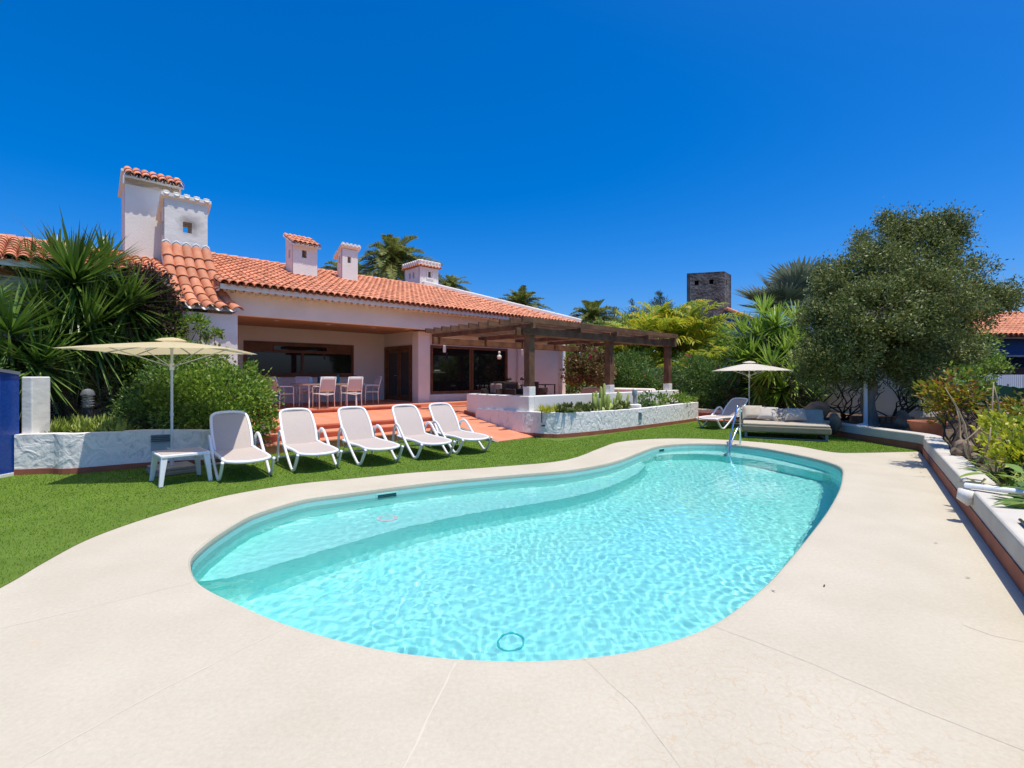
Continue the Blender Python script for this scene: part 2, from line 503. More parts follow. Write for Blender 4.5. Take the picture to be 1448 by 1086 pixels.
# blue glass mosaic
def mosaic(name, c1, c2, scale):
    m = mat(name, c1, .25, spec=.5)
    t = m.node_tree
    N, L = t.nodes.new, t.links.new
    b = t.nodes['Principled BSDF']
    tc = N('ShaderNodeTexCoord')
    mp = N('ShaderNodeMapping'); mp.inputs['Rotation'].default_value = (0, PI / 2, 0)
    L(tc.outputs['Object'], mp.inputs[0])
    br = N('ShaderNodeTexBrick'); br.offset = 0; br.inputs['Scale'].default_value = scale
    br.inputs['Mortar Size'].default_value = .035; br.inputs['Brick Width'].default_value = .5; br.inputs['Row Height'].default_value = .5
    br.inputs['Color1'].default_value = (*c1, 1); br.inputs['Color2'].default_value = (*c2, 1); br.inputs['Mortar'].default_value = (.02, .055, .20, 1)
    L(mp.outputs[0], br.inputs['Vector']); L(br.outputs['Color'], b.inputs['Base Color'])
mosaic('mosaic', (.006, .045, .27), (.012, .07, .36), 20)
mosaic('mosaic_far', (.010, .055, .22), (.016, .075, .28), 5)
mat('pool_paint', (.34, .95, .88), .6, (.30, .93, .86), .9)
mat('pool_wall', (.36, .68, .58), .6, (.42, .70, .60), 3, stretch=(1, 1, 6))
wm = bpy.data.materials.new('water')
wm.use_nodes = True
wt = wm.node_tree
wt.nodes.clear()
wg = wt.nodes.new('ShaderNodeBsdfGlass')
wg.inputs['Roughness'].default_value = 0
wg.inputs['IOR'].default_value = 1.33
wo = wt.nodes.new('ShaderNodeOutputMaterial')
wt.links.new(wg.outputs[0], wo.inputs[0])
leafmat('grass', [(0.115, 0.225, 0.015), (0.16, 0.275, 0.02), (0.205, 0.32, 0.034)], .25, .7, .05)
def vary(name, sc_, lo, hi, st=(1, 1, 1)):
    # broad light and dark patches over an existing leaf material
    t = M[name].node_tree
    N, L = t.nodes.new, t.links.new
    tc = N('ShaderNodeTexCoord')
    mp = N('ShaderNodeMapping'); mp.inputs['Scale'].default_value = st; mp.inputs['Rotation'].default_value = (0, 0, .76)
    L(tc.outputs['Object'], mp.inputs[0])
    no = N('ShaderNodeTexNoise'); no.inputs['Scale'].default_value = sc_; no.inputs['Detail'].default_value = 4
    L(mp.outputs[0], no.inputs['Vector'])
    mr = N('ShaderNodeMapRange'); mr.inputs['From Min'].default_value = .32; mr.inputs['From Max'].default_value = .68
    mr.inputs['To Min'].default_value = lo; mr.inputs['To Max'].default_value = hi
    L(no.outputs['Fac'], mr.inputs[0])
    hs = N('ShaderNodeHueSaturation'); L(mr.outputs[0], hs.inputs['Value'])
    b = t.nodes['Principled BSDF'].inputs['Base Color']
    L(b.links[0].from_socket, hs.inputs['Color']); L(hs.outputs[0], b)
vary('grass', 1.1, .84, 1.2, (1, .35, 1))
mat('turf_base', (.09, .15, .012), .95, (.12, .19, .02), 3, bump=.5, bscale=60)
leafmat('yucca_leaf', [(0.04, 0.085, 0.014), (0.075, 0.15, 0.02), (0.12, 0.21, 0.03), (0.22, 0.3, 0.07)], .15, .35, .5)
leafmat('yucca_dry', [(.20, .15, .08), (.13, .10, .05), (.26, .20, .11)], .2, .6)
leafmat('olive_leaf', [(0.075, 0.105, 0.022), (0.13, 0.165, 0.038), (0.19, 0.22, 0.056), (0.31, 0.315, 0.12)], .2, .5, .3)
leafmat('shrub_leaf', [(0.07, 0.14, 0.016), (0.13, 0.23, 0.025), (0.22, 0.33, 0.04), (0.32, 0.4, 0.06)], .3, .45)
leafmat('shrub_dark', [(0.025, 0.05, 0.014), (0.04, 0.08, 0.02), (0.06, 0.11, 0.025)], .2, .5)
leafmat('purple_leaf', [(0.06, 0.03, 0.03), (0.09, 0.045, 0.04), (0.05, 0.055, 0.02)], .2, .5)
leafmat('oleander_leaf', [(0.06, 0.12, 0.026), (0.1, 0.19, 0.036), (0.16, 0.26, 0.055)], .25, .5)
leafmat('areca_leaf', [(0.13, 0.24, 0.02), (0.24, 0.34, 0.025), (0.44, 0.42, 0.03), (0.17, 0.28, 0.03), (0.62, 0.46, 0.04), (0.11, 0.2, 0.02)], .35, .45)
leafmat('date_leaf', [(0.14, 0.18, 0.04), (0.22, 0.25, 0.06), (0.33, 0.33, 0.1)], .2, .5)
leafmat('fan_leaf', [(0.13, 0.17, 0.115), (0.19, 0.23, 0.165), (0.28, 0.31, 0.24)], .15, .45)
leafmat('succulent', [(0.17, 0.24, 0.045), (0.26, 0.33, 0.06), (0.36, 0.4, 0.09)], .1, .4, .4)
leafmat('aeonium_leaf', [(0.09, 0.15, 0.03), (0.14, 0.2, 0.04), (0.22, 0.17, 0.06)], .1, .4, .4)
leafmat('cactus', [(0.22, 0.3, 0.06), (0.33, 0.39, 0.1)], .05, .5)
leafmat('croton_leaf', [(.35, .30, .015), (.20, .22, .015), (.06, .11, .015), (.30, .09, .02), (.48, .40, .03)], .3, .4)
leafmat('yellow_leaf', [(.42, .42, .02), (.55, .50, .03), (.30, .36, .02), (.14, .22, .02)], .35, .4)
leafmat('broad_leaf', [(0.11, 0.22, 0.03), (0.2, 0.32, 0.05), (0.36, 0.42, 0.08), (0.09, 0.18, 0.03)], .3, .4, .5)
leafmat('pink_bract', [(.55, .02, .17), (.40, .02, .12), (.30, .09, .10)], .35, .5)
leafmat('rust_bract', [(0.2, 0.14, 0.06), (0.3, 0.18, 0.11), (0.1, 0.14, 0.03), (0.14, 0.13, 0.04)], .3, .5)
leafmat('red_petal', [(.65, .02, .07), (.60, .05, .12)], .3, .5)
leafmat('conifer_leaf', [(0.08, 0.1, 0.05), (0.12, 0.14, 0.07)], .2, .6)
# ------------------------------------------------------------------ ground, deck, lawn, pool
POOL_PX = [(270, 797), (275, 782), (298, 762), (325, 744), (356, 727), (395, 714), (433, 704), (480, 697.5), (530, 691), (580, 684.5), (627, 679), (680, 674), (740, 669), (800, 664), (850, 656), (880, 648), (906, 638), (926, 631), (950, 627.5), (985, 626), (1025, 627), (1060, 630.5), (1091, 635), (1141, 645), (1175, 654), (1190, 662), (1190, 676), (1186, 692), (1171, 719), (1151, 746), (1118, 786), (1085, 822), (1042, 857), (1005, 881), (959, 900), (892, 918), (826, 927), (760, 931), (704, 931), (627, 927), (549, 917), (472, 900), (395, 876), (337, 851), (300, 834), (278, 818)]
POOL_C = [G(x, y) for x, y in POOL_PX]
POOL = smooth_curve(POOL_C, 3)
LAWN_PX = [(0, 832), (60, 797), (120, 765), (180, 742), (240, 723), (317, 701.5), (414, 685), (500, 676.5), (588, 668), (704, 660), (800, 650.5), (849, 633.5), (876, 625), (926, 620.5), (992, 620.5), (1058, 624), (1125, 630.5), (1174, 639), (1210, 640.5), (1300, 638.5)]
LAWN_EDGE = smooth_curve([(-3.2, .4), (-3.62, 2.4)] + [G(x, y) for x, y in LAWN_PX], 4, False)
KD = Vector((-.586, -.81)).normalized()                   # the right kerb runs this way towards the camera
KC = Vector((8.74, 10.45))
K_END = KC + KD * 14
deck_outer = LAWN_EDGE + [(K_END.x + .1, K_END.y), (-3, -6), (-3.4, -5)]
def offs(poly, d):
    out = []
    n = len(poly)
    for i in range(n):
        a, b = Vector(poly[i - 1][:2]), Vector(poly[(i + 1) % n][:2])
        t = (b - a).normalized()
        out.append((poly[i][0] + t.y * d, poly[i][1] - t.x * d))
    return out
area = sum(POOL[i - 1][0] * POOL[i][1] - POOL[i][0] * POOL[i - 1][1] for i in range(len(POOL)))
sgn = 1 if area > 0 else -1
lip = [offs(POOL, sgn * d) for d in (.045, .02, .004)]
v, f = poly_z(deck_outer, [lip[0]], 0.0)
deck = MB().add(v, f)
n = len(POOL)
rings = [(lip[0], 0), (lip[1], -.004), (lip[2], -.018), (POOL, -.045), (POOL, -.075)]
for (ra, za), (rb, zb) in zip(rings, rings[1:]):
    q = [(x, y, za) for x, y in ra] + [(x, y, zb) for x, y in rb]
    deck.add(q, [((i, (i + 1) % n, (i + 1) % n + n, i + n) if sgn < 0 else (i + n, (i + 1) % n + n, (i + 1) % n, i)) for i in range(n)])
deck_o = deck.build('pool_deck', M['deck'], kind='structure')
# deck joints: shallow filled strips
def joint(px, w, seed):
    r = random.Random(seed)
    pts = [Vector((*G(*p), .0)) for p in px]
    line = []
    for a, b in zip(pts, pts[1:]):
        k = max(2, int((b - a).length / .07))
        line += [a.lerp(b, i / k) for i in range(k)]
    line.append(pts[-1])
    mb = MB()
    tn = (pts[-1] - pts[0]).normalized()
    sd_ = Vector((-tn.y, tn.x, 0))
    q, fs = [], []
    for i, p in enumerate(line):
        c = p + sd_ * r.uniform(-.004, .004)
        ww = w * r.uniform(.5, 1.3)
        q += [c - sd_ * ww + Vector((0, 0, .0012)), c + sd_ * ww + Vector((0, 0, .0012))]
        if i: fs.append((2 * i, 2 * i + 1, 2 * i - 1, 2 * i - 2))
    mb.add(q, fs)
    return mb
mat('joint_light', (.60, .54, .42), .9)
mat('joint_dark', (.44, .365, .265), .95, (.53, .47, .355), 9, ramp=(.3, .55))
for k, (px, w_, m_) in enumerate([(((268, 824), (120, 860), (0, 889)), 0.005, 'joint_light'), (((405, 886), (210, 985), (40, 1080), (-40, 1130)), 0.005, 'joint_light'),
                                  (((644, 938), (610, 1005), (570, 1090), (540, 1150)), 0.005, 'joint_light'), (((826, 931), (900, 1002), (960, 1083), (1000, 1140)), 0.0019, 'joint_dark'),
                                  (((1005, 884), (1130, 931), (1290, 1000), (1448, 1062), (1520, 1090)), 0.0019, 'joint_dark'), (((1362, 884), (1400, 898), (1448, 908)), .003, 'joint_dark')]):
    joint(px, w_, k).build('joint', M[m_], deck_o)
# ground with a hole under the pool deck
hole = offs(POOL, sgn * .35)
v, f = poly_z([(-900, -900), (900, -900), (900, 1500), (-900, 1500)], [hole], -.08)
MB().add(v, f).build('ground', mat('ground', (.22, .17, .11), .95, (.16, .13, .08), .6, bump=.5, bscale=4), kind='structure')
# lawn sheet
lawn_outer = LAWN_EDGE + [(8.74, 10.6), (8.62, 13), (9.0, 17.9), (7.4, 19.4), (5.0, 22), (-16, 22), (-16, -5), (-3.5, -5)]
v, f = poly_z(lawn_outer, [], .004)
MB().add(v, f).build('lawn', M['turf_base'], kind='structure')
# pool basin
WL, FLOOR = -.13, -1.32
def refr(px, py, z):
    """where the sight line through a pixel, bent at the water, meets depth z"""
    d = Vector(((px - CX) / FPX, 1, -(py - HOR) / FPX)).normalized()
    p = Vector((0, 0, EYE)) + d * ((WL - EYE) / d.z)
    c = -d.z
    k = 1 / 1.33
    t = d * k + Vector((0, 0, 1)) * (k * c - math.sqrt(1 - k * k * (1 - c * c)))
    return p + t * ((z - WL) / t.z)
basin = MB()
paint_floor = MB()
ring = lambda z: [(x, y, z) for x, y in POOL]
basin.add(ring(-.07) + ring(FLOOR + .12), [((i + n, (i + 1) % n + n, (i + 1) % n, i) if sgn > 0 else (i, (i + 1) % n, (i + 1) % n + n, i + n)) for i in range(n)])
cove = offs(POOL, -sgn * .14)
basin.add(ring(FLOOR + .12) + [(x, y, FLOOR) for x, y in cove], [((i + n, (i + 1) % n + n, (i + 1) % n, i) if sgn > 0 else (i, (i + 1) % n, (i + 1) % n + n, i + n)) for i in range(n)])
v, f = poly_z(cove, [], FLOOR)
basin.add(v, f)
basin_o = basin.build('pool_basin', M['pool_paint'], kind='structure', smooth='angle')
basin_o.cycles.is_caustics_receiver = True
# painted rim band round the top of the basin wall, and the bench along the house side
rim_in = offs(POOL, -sgn * .006)
rb_ = MB().add([(x, y, -.071) for x, y in rim_in] + [(x, y, -.30) for x, y in rim_in], [((i + n, (i + 1) % n + n, (i + 1) % n, i) if sgn > 0 else (i, (i + 1) % n, (i + 1) % n + n, i + n)) for i in range(n)])
ro = rb_.build('rim_band', M['pool_wall'], basin_o)
ro.cycles.is_caustics_receiver = True
BZ = -.62
bench_top = [refr(x, y, BZ) for x, y in ((292, 822), (330, 815), (375, 803), (472, 774), (549, 752), (627, 734), (704, 720), (781, 708), (850, 692), (900, 670), (915, 655))]
bt = smooth_curve([(p.x, p.y) for p in bench_top], 4, False)
bin_ = inside(np.array(bt), offs(POOL, -sgn * .03))
bt = [p if k else min(offs(POOL, -sgn * .02), key=lambda c: (c[0] - p[0]) ** 2 + (c[1] - p[1]) ** 2) for p, k in zip(bt, bin_)]
bt[0] = min(POOL, key=lambda c: (c[0] - bt[0][0]) ** 2 + (c[1] - bt[0][1]) ** 2)
bt[-1] = min(POOL, key=lambda c: (c[0] - bt[-1][0]) ** 2 + (c[1] - bt[-1][1]) ** 2)
nb = len(bt)
bfl = [(x + .16, y - .16) for x, y in bt]
bfm = [(x + .035, y - .035) for x, y in bt]
i0, i1 = [min(range(len(POOL)), key=lambda c: (POOL[c][0] - p[0]) ** 2 + (POOL[c][1] - p[1]) ** 2) for p in (bt[0], bt[-1])]
seq = [POOL[k % len(POOL)] for k in (range(i0, i1 + 1) if i1 > i0 else range(i0, i1 - 1, -1))]
if len(seq) > len(POOL) / 2: seq = [POOL[k % len(POOL)] for k in range(i0, i1 - len(POOL) - 1, -1)]
sl_ = np.concatenate([[0], np.cumsum(np.hypot(*np.diff(np.array(seq), axis=0).T))])
bl_ = np.concatenate([[0], np.cumsum(np.hypot(*np.diff(np.array(bt), axis=0).T))])
bo = [(np.interp(t, sl_ / sl_[-1], [c[0] for c in seq]), np.interp(t, sl_ / sl_[-1], [c[1] for c in seq])) for t in bl_ / bl_[-1]]
bo = [(x + (x - a) * .04, y + (y - b) * .04) for (x, y), (a, b) in zip(bo, bt)]
bm = MB()
rows_ = [(bo, BZ)] + [(bt, BZ)] + [(bt, BZ - .02)] + [(bt, FLOOR + .22)] + [(bfm, FLOOR + .08)] + [(bfl, FLOOR + .012)] + [([(x + .08, y - .08) for x, y in bfl], FLOOR - .03)]
q = [(x, y, z) for l, z in rows_ for x, y in l]
bm.add(q, [(k * nb + i, (k + 1) * nb + i, (k + 1) * nb + i + 1, k * nb + i + 1) for k in range(6) for i in range(nb - 1)])
bo_ = bm.build('pool_bench', M['pool_paint'], basin_o)
bo_.cycles.is_caustics_receiver = True
# far entry step under the ladder
es = [POOL_C[i] for i in range(17, 25)]
es = smooth_curve(es, 4, False)
cenp = np.mean(np.array(POOL), 0)
ei = []
for i, (x, y) in enumerate(es):
    t = nrm2 = (cenp - np.array((x, y)))
    t = t / np.hypot(*t) * .62 * math.sin(PI * i / (len(es) - 1)) ** .7
    ei.append((x + t[0], y + t[1]))
es = [(x - (a - x) * .1, y - (b - y) * .1) for (x, y), (a, b) in zip(es, ei)]
em = MB()
ne = len(es)
em.add([(x, y, -.55) for x, y in es] + [(x, y, -.55) for x, y in ei] + [(x, y, FLOOR) for x, y in ei], [(k * ne + i, k * ne + i + 1, (k + 1) * ne + i + 1, (k + 1) * ne + i) for k in range(2) for i in range(ne - 1)])
eo = em.build('entry_step', M['pool_paint'], basin_o)
eo.cycles.is_caustics_receiver = True
# water surface: a sum of small waves
P_ = np.array(POOL)
x0, y0 = P_.min(0) - .05
x1, y1 = P_.max(0) + .05
stp = .021
Xg, Yg = np.meshgrid(np.arange(x0, x1, stp), np.arange(y0, y1, stp))
Zg = np.zeros_like(Xg)
wr = np.random.default_rng(5)
wx = Xg + .10 * np.sin(1.7 * Yg + .6) + .06 * np.sin(3.1 * Xg + 1.9 * Yg)
wy = Yg + .09 * np.sin(2.1 * Xg + 1.1)
for i in range(70):
    lam = .06 + .22 * wr.random() ** 2.2
    th = wr.uniform(0, 2 * PI)
    k = 2 * PI / lam
    Zg += .000105 * (lam / .2) ** .95 * np.sin(k * (wx * math.cos(th) + wy * math.sin(th)) + wr.uniform(0, 6.3))
# round ripples from a few drops
for (px, py) in ((1135, 770), (1110, 800), (850, 640), (600, 860)):
    cx_, cy_ = G(px, py, WL)
    r_ = np.hypot(Xg - cx_, Yg - cy_)
    Zg += .0009 * np.sin(2 * PI * r_ / .11) * np.exp(-r_ / .5)
ny, nx = Xg.shape
idx = np.arange(nx * ny).reshape(ny, nx)
keep = inside(np.stack([Xg.ravel(), Yg.ravel()], 1), offs(POOL, sgn * .05)).reshape(ny, nx)
kq = keep[:-1, :-1] & keep[1:, 1:] & keep[:-1, 1:] & keep[1:, :-1]
q = np.stack([idx[:-1, :-1], idx[:-1, 1:], idx[1:, 1:], idx[1:, :-1]], -1)[kq]
used = np.unique(q)
remap = -np.ones(nx * ny, int)
remap[used] = np.arange(len(used))
water = npmesh('pool_water', np.stack([Xg.ravel(), Yg.ravel(), Zg.ravel() + WL], 1)[used], remap[q], wm, smooth=True, kind='structure')
water.cycles.is_caustics_caster = True

# ------------------------------------------------------------------ terrace, steps, ramp
FL, AP = .64, .52                                  # house floor and outer terrace
def hb(mb, name, m, parent=None, **k):             # house-frame mesh as a top-level structure
    me = bpy.data.meshes.new(name)
    me.from_pydata([W(*p) for p in mb.v], [], mb.f)
    me.update()
    return fin(name, me, m, parent, **k)
ter = MB()
ter.box(2.0, 18.5, 14.35, 24, -.05, FL)
apz = lambda x, y: .46 + (AP - .46) * (y - 11.6) / 2.75
ter.prism([(3.0, 11.6), (7.95, 11.6), (9.3, 11.75), (9.3, 14.35), (3.0, 14.35)], -.05, lambda x, y: max(.46, apz(x, y)))
ter.box(9.3, 17.6, 9.2, 14.35, -.05, AP)
# nosed edges on the terrace and house floor
ter.box(3.0, 7.95, 11.55, 11.62, .415, .464)
ter.box(2.0, 9.3, 14.28, 14.36, FL - .045, FL + .003)
hb(ter, 'terrace', M['terracotta_floor'], kind='structure', bevel=.008)
stp_ = MB()
for c0, c1, z in ((11.13, 11.6, .335), (10.72, 11.13, .195)):
    stp_.box(3.0, 7.95, c0, c1 if z > .3 else 11.6, -.05, z - .04)
    stp_.box(3.0, 7.95, c0 - .045, c1, z - .04, z)
hb(stp_, 'steps', M['terracotta_floor'], kind='structure', bevel=.008)
rmp = MB()
rz_ = lambda x, y: .02 + .44 * min(1, max(0, (y - 8.84) / 2.76))
rmp.prism([(7.95, 8.84), (9.2, 8.86), (9.2, 11.75), (7.95, 11.6)], -.05, rz_)
rs = MB().prism([(7.86, 8.8), (7.95, 8.8), (7.95, 11.6), (7.86, 11.6)], -.05, lambda x, y: rz_(x, y) - .01)
ro_ = hb(rmp, 'ramp', M['terracotta_floor'], kind='structure')
hb(rs, 'ramp_side', M['concrete'], ro_)
# ------------------------------------------------------------------ the house (house frame: U along the front, C into the house)
X_, Y_, Z_ = (1, 0, 0), (0, 1, 0), (0, 0, 1)
NY, NX = (0, -1, 0), (-1, 0, 0)
house = hthing('house', 'white single-storey villa with terracotta tiled roof, chimneys and covered terrace', 'house', (9, 17, 0))
EC, EZ, SL, RC = 14.02, 3.93, .35, 18.95           # eave line, eave height, slope, ridge line
rz = lambda C: EZ + SL * (C - EC)
U_END, U_RDG = 17.95, 13.0
CEIL = 3.25
wl = MB()
wl.wall((2.2, 17.9, .5), X_, Z_, NY, 7.65, 3.0, .25, [(2.5, 6.35, 1.12, 2.29)])          # terrace back wall with the wide window
wl.build('wall', M['house_wall'], house)
wl = MB().wall((9.85, 17.9, .5), NY, Z_, NX, 2.6, 3.0, .25, [(.12, 2.12, .15, 2.26)])      # short return wall with the door
wl.build('wall', M['house_wall'], house)
wl = MB().wall((9.85, 15.5, .45), X_, Z_, NY, 8.0, 3.2, .25, [(.62, 4.6, .47, 2.32)])     # front wall with the sliding doors
wl.build('wall', M['house_wall'], house)
wl = MB()
wl.box(9.72, 10.22, 15.15, 15.56, .5, CEIL - .01)
wl.build('pier', M['stucco'], house, bevel=.02)
wl = MB().box(17.85, 18.1, 15.3, 23.0, -.05, 3.8).box(-4.5, 18.1, 23.0, 23.2, -.05, 3.8)
wl.build('wall', M['stucco'], house)
wl = MB().wall((-6.0, 14.62, -.05), X_, Z_, NY, 8.3, 3.75, .25, [(4.95, 6.35, 1.05, 2.35)])
wl.build('wall', M['house_wall'], house)
MB().box(10.3, 14.6, 15.75, 15.8, .5, .6).build('plinth', M['stucco'], house)
MB().box(10.25, 14.7, 15.36, 15.5, .5, .90).build('plinth', M['stucco'], house, bevel=.01)
# dark rooms behind the glass
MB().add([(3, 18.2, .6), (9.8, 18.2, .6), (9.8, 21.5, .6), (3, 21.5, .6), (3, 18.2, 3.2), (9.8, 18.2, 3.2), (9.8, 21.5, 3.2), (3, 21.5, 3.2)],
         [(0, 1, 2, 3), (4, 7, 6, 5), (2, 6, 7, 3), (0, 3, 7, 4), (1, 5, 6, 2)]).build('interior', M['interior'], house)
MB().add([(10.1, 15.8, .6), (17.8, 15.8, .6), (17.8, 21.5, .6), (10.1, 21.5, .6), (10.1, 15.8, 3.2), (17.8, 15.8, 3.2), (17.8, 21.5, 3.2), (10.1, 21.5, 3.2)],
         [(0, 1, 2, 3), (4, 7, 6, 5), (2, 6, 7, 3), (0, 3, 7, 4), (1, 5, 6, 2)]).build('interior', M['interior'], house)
# fascia beam along the roof edge
fa = MB().box(3.0, 17.9, 14.6, 14.82, CEIL, EZ - .02).box(17.68, 17.9, 14.82, 15.3, CEIL, EZ - .02)
fa.build('fascia', M['stucco'], house, bevel=.015)
# wooden ceiling under the roof, in boards
so = MB()
for k in range(21):
    c0 = 14.82 + k * .15
    if c0 + .15 > 17.9: break
    so.box(3.3, 9.85 if c0 > 15.4 else 17.7, c0 + .004, c0 + .146, CEIL + .03, CEIL + .055)
so.build('ceiling', M['soffit_wood'], house)
for U, C in ((5.0, 15.6), (6.6, 15.6), (8.2, 15.6), (9.3, 15.2)):
    MB().lathe([(.0, .02), (.07, .02), (.085, .028)], (U, C, CEIL), 14).build('ceiling_light', M['lamp_lens'], house)

def frame_rect(mb, x0, x1, z0, z1, y, w, d, mull=(), trans=None):
    mb.box(x0, x0 + w, y - d, y, z0, z1).box(x1 - w, x1, y - d, y, z0, z1)
    mb.box(x0 + w, x1 - w, y - d, y, z1 - w, z1).box(x0 + w, x1 - w, y - d, y, z0, z0 + w)
    for m_ in mull: mb.box(m_ - w / 2, m_ + w / 2, y - d + .012, y - .012, z0 + w, z1 - w)
# wide terrace window
wf = MB()
frame_rect(wf, 4.70, 8.55, 1.62, 2.79, 17.98, .09, .12)
wf.box(4.79, 8.46, 17.88, 17.97, 2.42, 2.47)
wf.box(4.79, 5.62, 17.91, 17.95, 2.47, 2.70).box(7.55, 8.46, 17.91, 17.95, 2.47, 2.70)
frame_rect(wf, 5.62, 7.55, 2.47, 2.70, 17.955, .045, .07)
wf.box(6.58, 6.68, 17.89, 17.96, 1.71, 2.42)
win = wf.build('window', M['frame_wood'], house, bevel=.006)
MB().box(4.79, 8.46, 17.93, 17.945, 1.71, 2.42).box(5.66, 7.51, 17.93, 17.945, 2.515, 2.655).build('pane', M['pane'], win)
MB().box(4.6, 8.66, 17.82, 17.9, 1.565, 1.62).build('sill', M['frame_wood'], win, bevel=.005)
# sliding glass doors
sf = MB()
frame_rect(sf, 10.47, 14.45, .92, 2.77, 15.60, .10, .13)
for m_, dy in ((12.42, .0), (12.56, .03)): sf.box(m_ - .05, m_ + .05, 15.52 + dy, 15.56 + dy, 1.02, 2.67)
sld = sf.build('sliding_door', M['frame_wood'], house, bevel=.006)
MB().box(10.57, 12.42, 15.535, 15.55, 1.02, 2.67).box(12.47, 14.35, 15.565, 15.58, 1.02, 2.67).build('pane', M['pane'], sld)
MB().bar((10.64, 15.49, 1.82), (10.90, 15.49, 1.82), .03, .03).bar((10.66, 15.5, 1.82), (10.66, 15.54, 1.82), .02, .02).bar((10.88, 15.5, 1.82), (10.88, 15.54, 1.82), .02, .02).build('handle', M['chrome'], sld)
MB().box(13.65, 14.3, 15.66, 15.72, 1.05, 2.66).build('curtain', M['curtain'], sld)
# wooden entrance door in the return wall
df = MB()
c0, c1, z0, z1 = 15.78, 17.78, .65, 2.76
df.box(9.80, 9.90, c0, c0 + .11, z0, z1).box(9.80, 9.90, c1 - .11, c1, z0, z1).box(9.80, 9.90, c0 + .11, c1 - .11, z1 - .11, z1)
for a, b in ((c0 + .13, 16.72), (16.76, c1 - .13)):
    df.box(9.86, 9.90, a, a + .13, z0 + .01, z1 - .12).box(9.86, 9.90, b - .13, b, z0 + .01, z1 - .12)
    df.box(9.86, 9.90, a + .13, b - .13, z0 + .01, z0 + .22).box(9.86, 9.90, a + .13, b - .13, z1 - .25, z1 - .12)
dr = df.build('door', M['frame_wood'], house, bevel=.005)
MB().box(9.875, 9.89, c0 + .26, 16.59, z0 + .22, z1 - .25).box(9.875, 9.89, 16.89, c1 - .26, z0 + .22, z1 - .25).build('pane', M['pane'], dr)
MB().tube([(9.86, 16.83, 1.62), (9.80, 16.83, 1.62), (9.80, 16.95, 1.62)], .012).build('handle', M['chrome'], dr)
# barred window in the left part, half hidden by the yuccas
bw = MB()
frame_rect(bw, -1.0, .30, 1.02, 2.28, 14.72, .10, .16, mull=(-.35,))
lw = bw.build('window', M['frame_wood'], house)
MB().box(-.9, .2, 14.66, 14.68, 1.12, 2.18).build('pane', mat('pane_pale', (.45, .45, .43), .4), lw)  # pale grey pane behind the white bars
gr_ = MB()
for k in range(1, 6): gr_.box(-.9, .2, 14.60, 14.615, 1.12 + k * .177 - .012, 1.12 + k * .177 + .012)
for k in range(1, 5): gr_.box(-.9 + k * .22 - .012, -.9 + k * .22 + .012, 14.60, 14.615, 1.12, 2.18)
gr_.build('grille', M['white_plastic'], lw)
MB().tube([(15.0, 15.42, .52), (15.0, 15.42, 3.25)], .035).build('downpipe', mat('pipe', (.60, .53, .47), .6), house)

# ---- tiled roofs
def tile(mb, a, b, side, up, ra, rb, n=6, th=.016):
    """barrel tile from its upper end a to its lower end b, with a visible thick rim at the lower end"""
    a, b, side, up = Vector(a), Vector(b), Vector(side), Vector(up)
    arc = [(math.cos(PI * k / n), math.sin(PI * k / n)) for k in range(n + 1)]
    q = [a + side * (c * ra) + up * (s * ra) for c, s in arc] + [b + side * (c * rb) + up * (s * rb) for c, s in arc]
    q += [b + side * (c * (rb - th)) + up * (s * (rb - th)) for c, s in arc] + [b.lerp(a, .35) + side * (c * (rb - th * 1.4)) + up * (s * (rb - th * 1.4)) for c, s in arc]
    m_ = n + 1
    fs = []
    for r in range(3):
        fs += [(r * m_ + k, r * m_ + k + 1, (r + 1) * m_ + k + 1, (r + 1) * m_ + k) for k in range(n)]
    mb.add(q, fs)
def tiled(covers, valleys, P, cols, rows, r, jit=.006, seed=1, lift=.018):
    """barrel tiles over a surface P(s, t): s across, t from the top (0) down to the eave (1); rows(s) gives the t range and count"""
    rnd = random.Random(seed)
    for i in range(cols + 1):
        s = i / cols
        rr_ = rows(s)
        t0, cnt, t1 = rr_[0], rr_[1], (rr_[2] if len(rr_) > 2 else 1.0)
        if cnt < 1: continue
        ds = .5 / cols
        for half in (0, 1):
            if half and i == cols: continue
            ss = s + (ds if half else 0)
            for k in range(cnt):
                ta, tb = t0 + (t1 - t0) * k / cnt, t0 + (t1 - t0) * (k + 1) / cnt
                a, b = Vector(P(ss, ta)), Vector(P(ss, tb))
                side = (Vector(P(min(1, ss + .01), tb)) - Vector(P(max(0, ss - .01), tb))).normalized()
                dn = (b - a).normalized()
                up = side.cross(dn)
                if up.z < 0: up = -up
                ln = (b - a).length
                j = Vector((rnd.uniform(-jit, jit), rnd.uniform(-jit, jit), rnd.uniform(-jit, jit) * .6))
                if half:
                    tile(valleys, a - dn * .03 + up * (r * .62) + j * .5, b + dn * (.04) + up * (r * .70) + j * .5, side, -up, r * .80, r * .72, 4, .012)
                else:
                    tile(covers, a - dn * ln * .14 + up * (r * .28) + j, b + dn * .015 + up * (r * .28 + lift) + j, side, up, r * .86, r * 1.0, 6)
roof_base, cov, val = MB(), MB(), MB()
